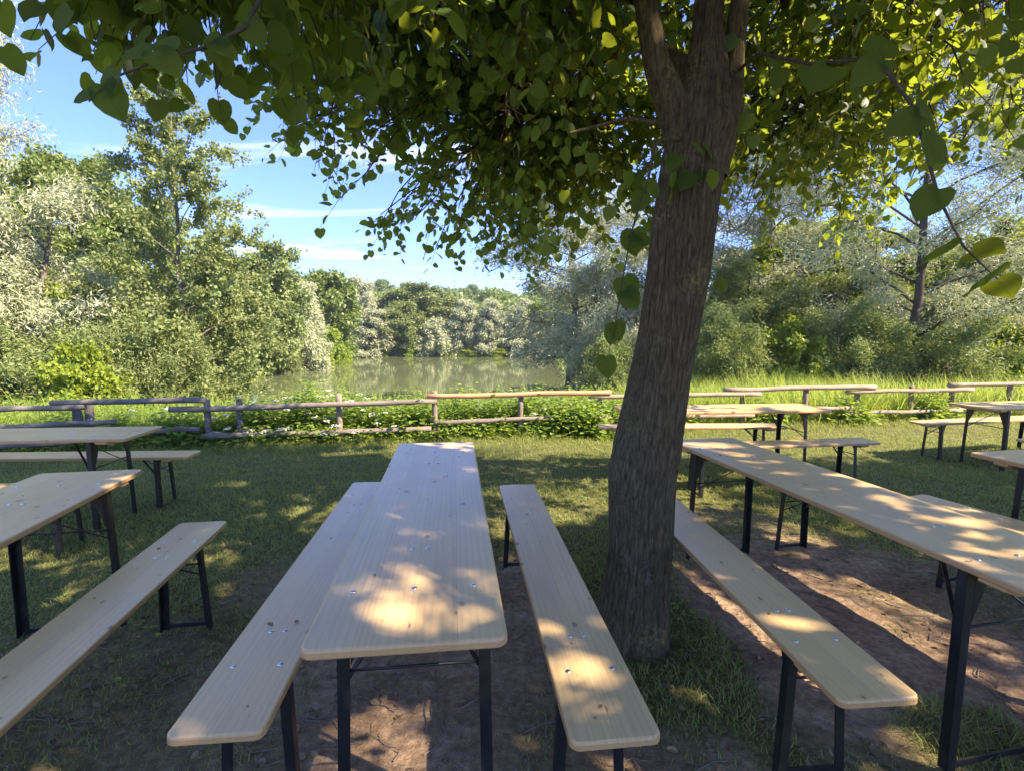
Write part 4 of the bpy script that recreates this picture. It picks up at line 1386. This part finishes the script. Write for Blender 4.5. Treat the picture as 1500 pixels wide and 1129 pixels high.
proto_tree('far_bush', 'round_bush', MAT['willow'], MAT['bg_bark'], seed=17, Ht=5, R=2.6, prof=prof_low, t0=.02, nb=34, nleaf=9000, leaf=(*OVAL, .30, .17), hang=.1, rise=.7, trunk_r=.1, sigma=.2, subs=5, stems=3)
used_t = set()


def plant(key, px, dist, top_py=None, half_px=None, lab='', cat='tree', group=None, rz=0.0, zoff=0.0, hgt=None, lean=0.0):
    name, mt, mc, Ht, R = PROT[key]
    x = (px - 750) / FPX * dist
    zg = float(H(x, dist)[0]) - .05
    zt = CAMH + (484 - top_py) / FPX * dist if hgt is None else zg + hgt
    sz = (zt - zg) / Ht
    sx_ = (half_px / FPX * dist) / R if half_px else sz
    r = empty(name, (x, dist, zg), rz)
    r.scale = (sx_, sx_, sz)
    r.rotation_euler = (lean * .3, lean, rz)
    tag(r, lab, cat, group)
    first = key not in used_t
    used_t.add(key)
    for m in (mt, mc):
        o = m if first else m.copy()
        if not first:
            COL.objects.link(o)
        o.parent = r
    return r


GB, GF = 'trees round the pond', 'trees on the far shore'
# left bank
plant('alder', 272, 14.5, 138, 165, 'young alder on the left bank with an open pointed crown against the sky', group=GB, rz=.4)
plant('alder_small', 318, 15.5, 350, 62, 'small alder with a thin dark stem standing right beside the pointed alder', group=GB, rz=2.2)
plant('willow_a', 30, 13.5, 275, 150, 'big silvery willow at the left edge behind the fence', group=GB, rz=1.0)
plant('willow_a', -110, 12.0, 300, 150, 'silvery willow cut off by the left edge of the photo', group=GB, rz=2.0)
plant('willow_b', -45, 20, -60, 120, 'tall airy willow at the upper left edge, reaching past the sky', group=GB, rz=.8)
plant('broad_a', 135, 20, 252, 110, 'dark green tree between the silvery willow and the pointed alder', group=GB, rz=.3)
plant('broad_a', 40, 26, 330, 150, 'dark tree hidden behind the silvery willow at the left edge', group=GB, rz=1.5)
plant('broad_a', 215, 21, 330, 90, 'dark green tree directly behind the pointed alder', group=GB, rz=2.9)
plant('far_alder', 392, 33, 368, 50, 'grey-green tree leaning out over the water past the pointed alder', group=GB, rz=2.5)
plant('far_alder', 312, 27, 385, 70, 'grey-green tree low behind the small alder', group=GB, rz=.5)
plant('far_willow', 440, 37, 415, 40, 'drooping pinkish-grey willow at the end of the left bank', group=GB, rz=.2)
plant('far_broad', 480, 47, 408, 48, 'dark green tree with a spiky top behind the drooping left-bank willow', group=GF, rz=.9)
plant('bright', 484, 44, 486, 36, 'sunlit light green bush at the tip of the left bank', 'bush', 'shrubs round the pond', .4)
plant('bright', 458, 40, 497, 30, 'low yellow-green bush overhanging the water on the left bank', 'bush', 'shrubs round the pond', 1.4)
for i, (k, px, d, ty, hp, lab) in enumerate([
    ('shrub', 60, 11.5, 505, 100, 'grey-green shrub under the silvery willow just behind the fence'),
    ('shrub', 190, 12.0, 490, 90, 'shrub below the dark tree, left of the pointed alder'),
    ('bright', 135, 10.8, 520, 60, 'bright yellow-green bush behind the left fence rails'),
    ('bright', 95, 14.0, 452, 55, 'yellow-green bush glowing among the silvery leaves on the left'),
    ('shrub', 238, 12.6, 500, 70, 'pale shrub at the foot of the pointed alder'),
    ('shrub', -40, 11.0, 495, 90, 'grey shrub at the far left end of the fence'),
    ('shrub', 420, 35, 505, 26, 'low shrub trailing in the water on the left bank'),
    ('shrub', 1062, 12.5, 468, 70, 'pale shrub in the tall grass just right of the lime trunk'),
    ('bright', 1150, 13.5, 478, 60, 'fresh yellow-green bush in the tall grass left of the airy willow trunk'),
    ('shrub', 1245, 13, 462, 80, 'pale green shrub in the tall grass close to the airy willow trunk'),
    ('shrub', 1400, 12.5, 470, 85, 'pale shrub in the tall grass right of the airy willow trunk'),
    ('bright', 1490, 13.5, 480, 70, 'yellow-green bush at the right edge above the pale rails'),
    ('shrub', 905, 13.2, 500, 55, 'small pale shrub by the pond beside the lime trunk'),
    ('shrub', 240, 16.5, 455, 70, 'leafy shrub in the shade behind the pointed alder'),
]):
    plant(k, px, d, ty, hp, lab, 'bush', 'shrubs round the pond', i * 1.1)
# far shore, left to right
for i, (k, px, d, ty, hp, lab) in enumerate([
    ('far_willow', 528, 60, 414, 36, 'tall tan-silver willow, first big one on the far shore from the left'),
    ('far_willow', 541, 57, 458, 38, 'silver willow drooping to the water, leftmost along the far waterline'),
    ('far_broad', 508, 66, 432, 40, 'dark green tree behind the leftmost silver willow across the water'),
    ('far_alder', 601, 62, 421, 48, 'broad grey-green tree behind the middle of the far shore'),
    ('far_alder', 578, 58, 452, 34, 'grey-green tree between the leftmost drooping willow and the round bush'),
    ('far_bush', 643, 58, 473, 27, 'round pale bush at the centre of the far waterline'),
    ('far_broad', 622, 60, 470, 24, 'dark green bush-like tree just left of the round pale bush'),
    ('far_alder', 650, 68, 431, 40, 'olive tree rising behind the round pale bush'),
    ('far_willow', 680, 60, 444, 30, 'pale willow right of the round bush across the water'),
    ('far_willow', 713, 59, 444, 26, 'narrow silver willow hanging into the water, right of the pale willow'),
    ('far_broad', 735, 62, 452, 26, 'dark gap-filling tree between two silver willows on the far shore'),
    ('far_willow', 762, 59, 443, 30, 'silver-green willow near the right end of the far shore'),
    ('far_broad', 800, 60, 446, 38, 'green tree at the right end of the far shore'),
    ('far_bush', 786, 57.5, 497, 22, 'small pale bush at the right end of the far waterline'),
    ('far_alder', 845, 58, 448, 45, 'tree across the water seen through the near willow'),
    ('far_broad', 900, 60, 430, 50, 'dark tree across the water hidden behind the lime trunk'),
    ('bright', 607, 57, 504, 17, 'yellow-green waterside bush left of the round pale bush'),
    ('bright', 693, 58, 510, 18, 'yellow-green waterside bush between two pale willows'),
    ('bright', 737, 58, 512, 20, 'yellow-green waterside growth under the silver-green willow'),
    ('bright', 509, 58, 505, 18, 'lime-green bush at the left corner of the far shore'),
    ('bright', 560, 57.6, 513, 14, 'tiny yellow-green bush between drooping willow and grey-green tree'),
]):
    plant(k, px, d, ty, hp, lab, 'bush' if 'bush' in k or k == 'bright' else 'tree', GF if 'far_b' in k or 'far_' in k else 'shrubs round the pond', i * .77)
# right bank
for i, (k, px, d, ty, hp, lab) in enumerate([
    ('willow_a', 898, 15.5, 352, 88, 'silvery willow by the pond just left of the lime trunk'),
    ('willow_b', 838, 19, 235, 150, 'tall airy willow behind the lime crown, its branches reaching left over the pond'),
    ('willow_c', 1335, 13.5, -40, 260, 'airy willow with a visible dark trunk, right of the lime'),
    ('osier', 1075, 16, 395, 110, 'grey-green willow just right of the lime trunk'),
    ('maple', 1130, 20, 365, 95, 'bright yellow-green tree between grey willows on the right'),
    ('osier', 1215, 16.5, 400, 120, 'dull grey-green willow left of the airy willow trunk'),
    ('willow_a', 1440, 16, 395, 130, 'silvery willow right of the airy willow trunk'),
    ('willow_a', 1590, 15, 400, 120, 'silvery willow cut off by the right edge'),
    ('maple', 1185, 25, 335, 130, 'light green tree far back between the right-hand willows'),
    ('broad_a', 1420, 26, 360, 160, 'dark green tree far back behind the silvery right-hand willow'),
    ('maple', 1490, 21, 330, 100, 'light green tree glimpsed behind the silvery right-hand willow'),
    ('osier', 1000, 22, 365, 130, 'dark green tree hidden behind the lime trunk'),
    ('willow_b', 1120, 19, 150, 130, 'tall airy willow behind the right part of the lime crown'),
    ('willow_c', 1560, 17, 60, 210, 'tall airy willow at the right edge showing through the lime leaves'),
]):
    plant(k, px, d, ty, hp, lab, 'tree', GB, i * 1.3)

# wooded hill behind the pond: reads as one mass, with a few crowns that stand out on its skyline
rh = np.random.default_rng(91)
P_, L_, B_ = [], [], []
for _ in range(230):
    d = rh.uniform(78, 170)
    px = rh.uniform(330, 1250)
    x = (px - 750) / FPX * d
    zg = float(H(x, d)[0])
    ht, rad = rh.uniform(5.5, 8.5) * (.85 if d < 105 else 1), rh.uniform(2.6, 4.4)
    n = 420
    u = unit(rh.normal(size=(n, 3)))
    u[:, 2] = np.abs(u[:, 2]) * 1.0 - .15
    rr = rh.uniform(.75, 1.05, (n, 1)) * (1 + .18 * np.sin(u[:, :1] * 5 + px) * np.cos(u[:, 1:2] * 4))
    c = np.array([x, d, zg + ht * .5])
    P_.append(c + u * rr * np.array([rad, rad, ht * .5]))
    L_.append(np.full(n, rh.uniform(.75, 1.0)))
P_, L_ = np.concatenate(P_), np.concatenate(L_)
Vh, Fh = leaves_np(P_, rand_dirs(len(P_), rh), unit(rh.normal(size=P_.shape) + [0, 0, .8]), L_, L_ * .8, OVAL_V, OVAL_F)
tag(mesh_np('hill_forest', Vh, Fh, MAT['broad']), 'dense mixed wood covering the hill behind the pond', 'wood', kind='stuff')
for px, ty, hp, d, k, lab in [(562, 415, 17, 135, 'far_broad', 'round dark tree on the hill skyline, above the leftmost silver willow'),
                              (597, 419, 16, 140, 'far_broad', 'flat-topped tree on the hill skyline, next right of the round dark one'),
                              (692, 421, 14, 150, 'far_broad', 'lollipop-shaped tree on the hill skyline beside the mast'),
                              (651, 425, 15, 150, 'far_alder', 'paler tree on the hill skyline left of the mast'),
                              (738, 428, 20, 140, 'far_alder', 'low wide tree on the hill skyline right of the lollipop-shaped tree')]:
    plant(k, px, d, ty, hp, lab, 'tree', 'trees on the hill', px * .1)
mx_, my_ = (666 - 750) / FPX * 160, 160
mz = float(H(mx_, my_)[0])
mast = empty('radio_mast', (mx_, my_, mz))
tag(mast, 'thin distant mast poking above the wooded hill', 'mast')
m = MB()
m.tube([(0, 0, 0), (0, 0, 9.5), (0, 0, 19.2 - mz + .2)], [.16, .11, .05], 6)
m.build('pole', MAT['bg_bark'], mast)
m = MB()
m.bar((-.9, 0, 16.9 - mz), (.9, 0, 16.9 - mz), .1, .1)
m.build('crossbar', MAT['bg_bark'], mast)

# ------------------------------------------------------------------ undergrowth along the fence
ru = np.random.default_rng(17)


def stems_np(x, y, h, r, leafL, per=9, spread=.35, tv=OVAL_V, tf=OVAL_F, ratio=.62):
    n = len(x)
    z0 = H(x, y)
    t = (np.arange(per) + .8) / per
    lean = r.normal(size=(n, 1, 2)) * spread * .5
    P = np.zeros((n, per, 3))
    P[..., 0] = x[:, None] + lean[..., 0] * h[:, None] * t ** 2
    P[..., 1] = y[:, None] + lean[..., 1] * h[:, None] * t ** 2
    P[..., 2] = z0[:, None] + h[:, None] * t
    a = r.uniform(0, 2 * PI, (n, 1)) + np.arange(per)[None] * 2.4
    D = np.stack([np.cos(a), np.sin(a), r.uniform(-.35, .45, (n, per))], -1)
    P = P + D * .03
    L = leafL * (1.15 - .6 * t)[None] * r.uniform(.7, 1.3, (n, per))
    Nn = np.array([0, 0, 1.0]) + r.normal(size=(n, per, 3)) * .35
    return leaves_np(P.reshape(-1, 3), D.reshape(-1, 3), unit(Nn.reshape(-1, 3)), L.ravel(), L.ravel() * ratio, tv, tf)


n = 3600
x = ru.uniform(-8.0, 2.4, n)
off = ru.exponential(.5, n) - .08
prof_h = np.interp(x, [-8, -5.2, -4.2, -3.4, -2.9, -2.3, -1.6, -.6, .6, 1.5, 2.4], [.38, .34, .42, .52, .62, .50, .44, .50, .50, .52, .4])
y = fence_y(x) + off
h = prof_h * ru.uniform(.5, 1.12, n) * 1.14 * (1 - .62 * sstep(.22, .02, off)) * (.72 + .56 * fbm(P3(x * 1.7, y * 1.7), 5, 3))
V1, F1 = stems_np(x, y, h, ru, .095, 9)
n = 1200
x2 = ru.uniform(-8, 11, n)
y2 = fence_y(x2) + .35 + ru.uniform(-.4, 2.6, n)
V2, F2 = stems_np(x2, y2, ru.uniform(.2, .5, n), ru, .085, 8)
n = 900
x3 = ru.uniform(-13, -3.0, n)
y3 = fence_y(np.clip(x3, -8, 0)) + ru.uniform(1.0, 5.0, n)
V3, F3 = stems_np(x3, y3, ru.uniform(.25, .75, n) * np.interp(x3, [-10, -7.5], [1, .5]), ru, .11, 9)
cl_ = []
for cx_, oy, rr, hh, k in [(-2.95, .35, .32, .78, 90), (-2.25, .45, .35, .58, 70), (-1.45, .3, .4, .6, 90), (-.75, .5, .3, .66, 60), (-.2, .3, .45, .55, 90), (.75, -.02, .32, .46, 80), (1.15, -.08, .3, .5, 90), (.35, .4, .4, .6, 80), (-3.6, .3, .3, .55, 70), (-4.6, .2, .4, .45, 60), (1.6, .1, .3, .5, 60), (2.6, .3, .4, .5, 60), (4.3, .2, .35, .42, 60), (5.9, .1, .4, .4, 60), (7.6, .1, .4, .45, 60)]:
    qx = cx_ + ru.normal(size=k) * rr * .6
    qy = float(fence_y(cx_)) + oy + ru.normal(size=k) * rr * .4
    cl_.append((qx, qy, 1.15 * hh * np.exp(-((qx - cx_) / rr) ** 2 * .5) * ru.uniform(.55, 1.08, k)))
V4, F4 = stems_np(*[np.concatenate([c[i] for c in cl_]) for i in range(3)], ru, .115, 11, .3)
tag(mesh_np('undergrowth', np.concatenate([V1, V2, V3, V4]), np.concatenate([F1, F2 + len(V1), F3 + len(V1) + len(V2), F4 + len(V1) + len(V2) + len(V3)]), MAT['herb']), 'nettles and leafy herbs growing through the fence', 'undergrowth', kind='stuff')

# white umbels
P_, = [[]]
for _ in range(75):
    xx = ru.choice([ru.uniform(-4.2, -1.6), ru.uniform(-4.0, -2.2), ru.uniform(-6, 1.0)])
    oo = ru.uniform(-.2, .7)
    yy = float(fence_y(xx)) + oo
    hh = float(np.interp(xx, [-6, -3.4, -2.9, -2.2, -1, 1], [.36, .5, .62, .5, .42, .45])) * (ru.uniform(.55, 1.15) if oo > 0 else ru.uniform(.25, .6))
    c = np.array([xx, yy, float(H(xx, yy)[0]) + hh])
    k = 26
    a = ru.uniform(0, 2 * PI, k)
    q = np.sqrt(ru.uniform(0, 1, k)) * ru.uniform(.035, .07)
    P_.append(c + np.stack([np.cos(a) * q, np.sin(a) * q, -q * q * 6 + ru.normal(size=k) * .004], 1))
P_ = np.concatenate(P_)
Vu, Fu = leaves_np(P_, rand_dirs(len(P_), ru) * [1, 1, .2], unit(ru.normal(size=P_.shape) * .4 + [0, -.3, 1]), np.full(len(P_), .027), np.full(len(P_), .024), OVAL_V, OVAL_F)
tag(mesh_np('elder_blossom', Vu, Fu, MAT['umbel']), 'flat white flower heads scattered over the undergrowth by the fence', 'flowers', kind='stuff')

BLADE_V = np.array([(-.5, 0, 0), (.5, 0, 0), (-.42, .4, .02), (.42, .4, .02), (-.26, .75, .13), (.26, .75, .13), (-.03, 1, .30), (.03, 1, .30)])
BLADE_F = np.array([(0, 1, 3, 2), (2, 3, 5, 4), (4, 5, 7, 6)])


def blades(x, y, L, Wd, r, tilt=.35):
    z = H(x, y) - .004
    P = np.stack([x, y, z], 1)
    a = r.uniform(0, 2 * PI, len(x))
    D = np.stack([np.cos(a) * tilt, np.sin(a) * tilt, np.ones(len(x))], 1) + r.normal(size=(len(x), 3)) * np.array([.22, .22, .1])
    Nn = np.stack([-np.cos(a), -np.sin(a), np.full(len(x), -.1)], 1)
    V_, F_ = leaves_np(P, D, -Nn, L, Wd, BLADE_V, BLADE_F)
    return V_, F_


# tall meadow grass beyond the fence on the right
n = 30000
x = ru.uniform(.8, 15, n)
y = fence_y(np.clip(x, -8, 11.5)) + .05 + np.abs(ru.normal(size=n)) * 2.4
k = fbm(P3(x * .9, y * .9), 6, 3)
L = ru.uniform(.32, .95, n) * (.55 + .75 * k) * np.where(x < 2.2, .8, 1)
Va, Fa = blades(x, y, L, ru.uniform(.008, .016, n), ru, .3)
n = 5000
x = ru.uniform(-9, .5, n)
y = fence_y(x) + .3 + ru.exponential(.9, n)
Vb, Fb = blades(x, y, ru.uniform(.3, .75, n), ru.uniform(.006, .012, n), ru, .3)
n = 9000     # reeds and grass at the water line
t = ru.uniform(0, 1, n)
i0 = ru.integers(0, len(POND), n)
pa, pb = POND[i0], POND[(i0 + 1) % len(POND)]
q = pa + (pb - pa) * t[:, None] + ru.normal(size=(n, 2)) * .5
ok = (pond_sdf(q[:, 0], q[:, 1]) > -.25)
q = q[ok]
Vc, Fc = blades(q[:, 0], q[:, 1], ru.uniform(.4, 1.1, len(q)), ru.uniform(.03, .06, len(q)), ru, .3)
tag(mesh_np('tall_grass', np.concatenate([Va, Vb, Vc]), np.concatenate([Fa, Fb + len(Va), Fc + len(Va) + len(Vb)]), MAT['tallgrass']), 'tall bright meadow grass beyond the fence', 'grass', kind='stuff')

# lawn
rl = np.random.default_rng(23)
xs, ys = [], []
for y0, y1, dens in [(1.0, 2.0, 5200), (2.0, 3.0, 5000), (3.0, 4.2, 4300), (4.2, 5.6, 3400), (5.6, 7.4, 2700), (7.4, 10, 1500)]:
    hw = 1.06 * y1 + .3
    n = int(dens * (y1 - y0) * 2 * hw)
    xs.append(rl.uniform(-hw, hw, n))
    ys.append(rl.uniform(y0, y1, n))
x, y = np.concatenate(xs), np.concatenate(ys)
s_ = soil(x, y)
pat = fbm(P3(x * 2.6, y * 2.6), 31, 4)
keep = (rl.uniform(size=len(x)) > s_ * 1.12 - .02) & (y < fence_y(np.clip(x, -8, 11.5)) + .5) & (rl.uniform(size=len(x)) < .35 + 1.1 * pat)
x, y, s_, pat = x[keep], y[keep], s_[keep], pat[keep]
L = rl.uniform(.022, .065, len(x)) * (.5 + 1.0 * pat) * (1 - .35 * s_)
edge = np.exp(-((fence_y(np.clip(x, -8, 11.5)) - y) / .4) ** 2)
trunkd = np.hypot(x - .66, y - 2.35)
L = L * (.68 + .32 * sstep(2.2, 3.8, y)) * (1 + 1.6 * edge) * (1 + .55 * np.exp(-((x - .88) / .28) ** 2 - ((y - 2.35) / .5) ** 2)) * (1 + .9 * np.exp(-((x - 1.8) / .3) ** 2 - ((y - 1.72) / .25) ** 2))
ok = trunkd > .17
x, y, L = x[ok], y[ok], L[ok]
Wd = rl.uniform(.0022, .0042, len(x)) * (1 + .12 * y)
V_, F_ = blades(x, y, L, Wd, rl, .55)
Vw, Fw = stems_np(*[a[:0] for a in (x, y, L)], rl, .03) if False else (None, None)
tag(mesh_np('lawn_grass', V_, F_, MAT['lawn']), 'short trampled lawn between the tables', 'grass', kind='stuff')
print('lawn blades', len(x))
# broad-leaved weeds in the lawn
n = 2600
x = rl.uniform(-6.5, 7, n)
y = rl.uniform(2.0, 7.5, n)
k = (fbm(P3(x * 1.5, y * 1.5), 41, 3) > .52) & (soil(x, y) < .5) & (y < fence_y(x))
x, y = x[k], y[k]
V_, F_ = stems_np(x, y, rl.uniform(.02, .05, len(x)), rl, .03, 5, .5)
tag(mesh_np('clover', V_, F_, MAT['herb']), 'patches of clover and small weeds in the lawn', 'ground cover', kind='stuff')

# litter on the bare soil
rt_ = np.random.default_rng(29)
tb = []
for _ in range(1100):
    xx, yy = rt_.uniform(-2.4, 3.2), rt_.uniform(1.3, 4.2)
    if soil(xx, yy)[0] < .25 and rt_.uniform() < .6:
        continue
    a = rt_.uniform(0, PI)
    ln = rt_.uniform(.03, .22)
    kx = np.array([xx, yy, 0]) + np.outer(np.linspace(-.5, .5, 5) * ln, [math.cos(a), math.sin(a), 0]) + rt_.normal(size=(5, 3)) * ln * .06
    kx[:, 2] = H(kx[:, 0], kx[:, 1]) + .004 + np.abs(rt_.normal(size=5)) * .003
    tb.append((kx, np.linspace(.0024, .001, 5) * rt_.uniform(.7, 1.5), 4))
Vl, Fl = join_tubes(tb)
tag(mesh_np('fallen_twig_litter', Vl, Fl, MAT['rail_old'], None, True), 'thin dry twigs strewn over the bare soil', 'litter', kind='stuff')
n = 2600
x, y = rt_.uniform(-2.6, 3.4, n), rt_.uniform(1.2, 4.6, n)
P_ = np.stack([x, y, H(x, y) + rt_.uniform(.004, .012, n)], 1)
L = rt_.uniform(.012, .045, n)
for kind, tx, ty, th, dz, lab in FURN:
    k = 7 if kind == 'table' else 3
    u_, v_ = rt_.uniform(-1.05, 1.05, k), rt_.uniform(-.45, .45, k) * (.5 if kind == 'table' else .25)
    P_ = np.concatenate([P_, np.stack([tx + math.sin(th) * u_ + math.cos(th) * v_, ty + math.cos(th) * u_ - math.sin(th) * v_, np.full(k, (.77 if kind == 'table' else .48) + dz - .006 * ty * (1 if ty > 3 else .3) + .003)], 1)])
L = np.concatenate([L, rt_.uniform(.008, .026, len(P_) - n)])
n = len(P_)
Vd, Fd = leaves_np(P_, rand_dirs(n, rt_) * [1, 1, .25], unit(rt_.normal(size=(n, 3)) * .35 + [0, 0, 1]), L, L * rt_.uniform(.25, .8, n), OVAL_V, OVAL_F)
tag(mesh_np('dry_leaf_litter', Vd, Fd, MAT['dry']), 'curled dry leaves and bracts on the ground under the tables', 'litter', kind='stuff')
me = MB()
for _ in range(260):
    xx, yy = rt_.uniform(-1.2, 3.0), rt_.uniform(1.4, 4.0)
    if soil(xx, yy)[0] < .4:
        continue
    rr = rt_.uniform(.002, .009)
    z = float(H(xx, yy)[0])
    Vs, Fs = [], []
    for a_, zz, k_ in ((.75, -.3, 6), (1, .15, 6), (.6, .6, 6)):
        Vs += [(xx + rr * a_ * math.cos(q_ * PI / 3) * rt_.uniform(.8, 1.2), yy + rr * a_ * math.sin(q_ * PI / 3) * rt_.uniform(.8, 1.2), z + rr * zz) for q_ in range(6)]
    for l in range(2):
        for q_ in range(6):
            Fs.append((l * 6 + q_, l * 6 + (q_ + 1) % 6, l * 6 + 6 + (q_ + 1) % 6, l * 6 + 6 + q_))
    Fs.append(tuple(range(12, 18)))
    me.add(Vs, Fs, True)
tag(me.build('gravel', MAT['stone']), 'small pebbles in the bare soil', 'gravel', kind='stuff')

# ------------------------------------------------------------------ summer air
hz_ = MB()
hz_.box(gx[0] - 3, gx[-1] + 3, gy[0] - 3, gy[-1] + 3, -4, 45)
hm, ht_, ho = new_mat('thin_summer_haze')
pv = N(ht_, 'ShaderNodeVolumePrincipled')
pv.inputs['Color'].default_value = (0.75, 0.88, 1.0, 1)
pv.inputs['Density'].default_value = 0.0006
ht_.links.new(pv.outputs[0], ho.inputs['Volume'])
tag(hz_.build('haze', hm), kind='stuff')
C.cycles.volume_bounces = 0
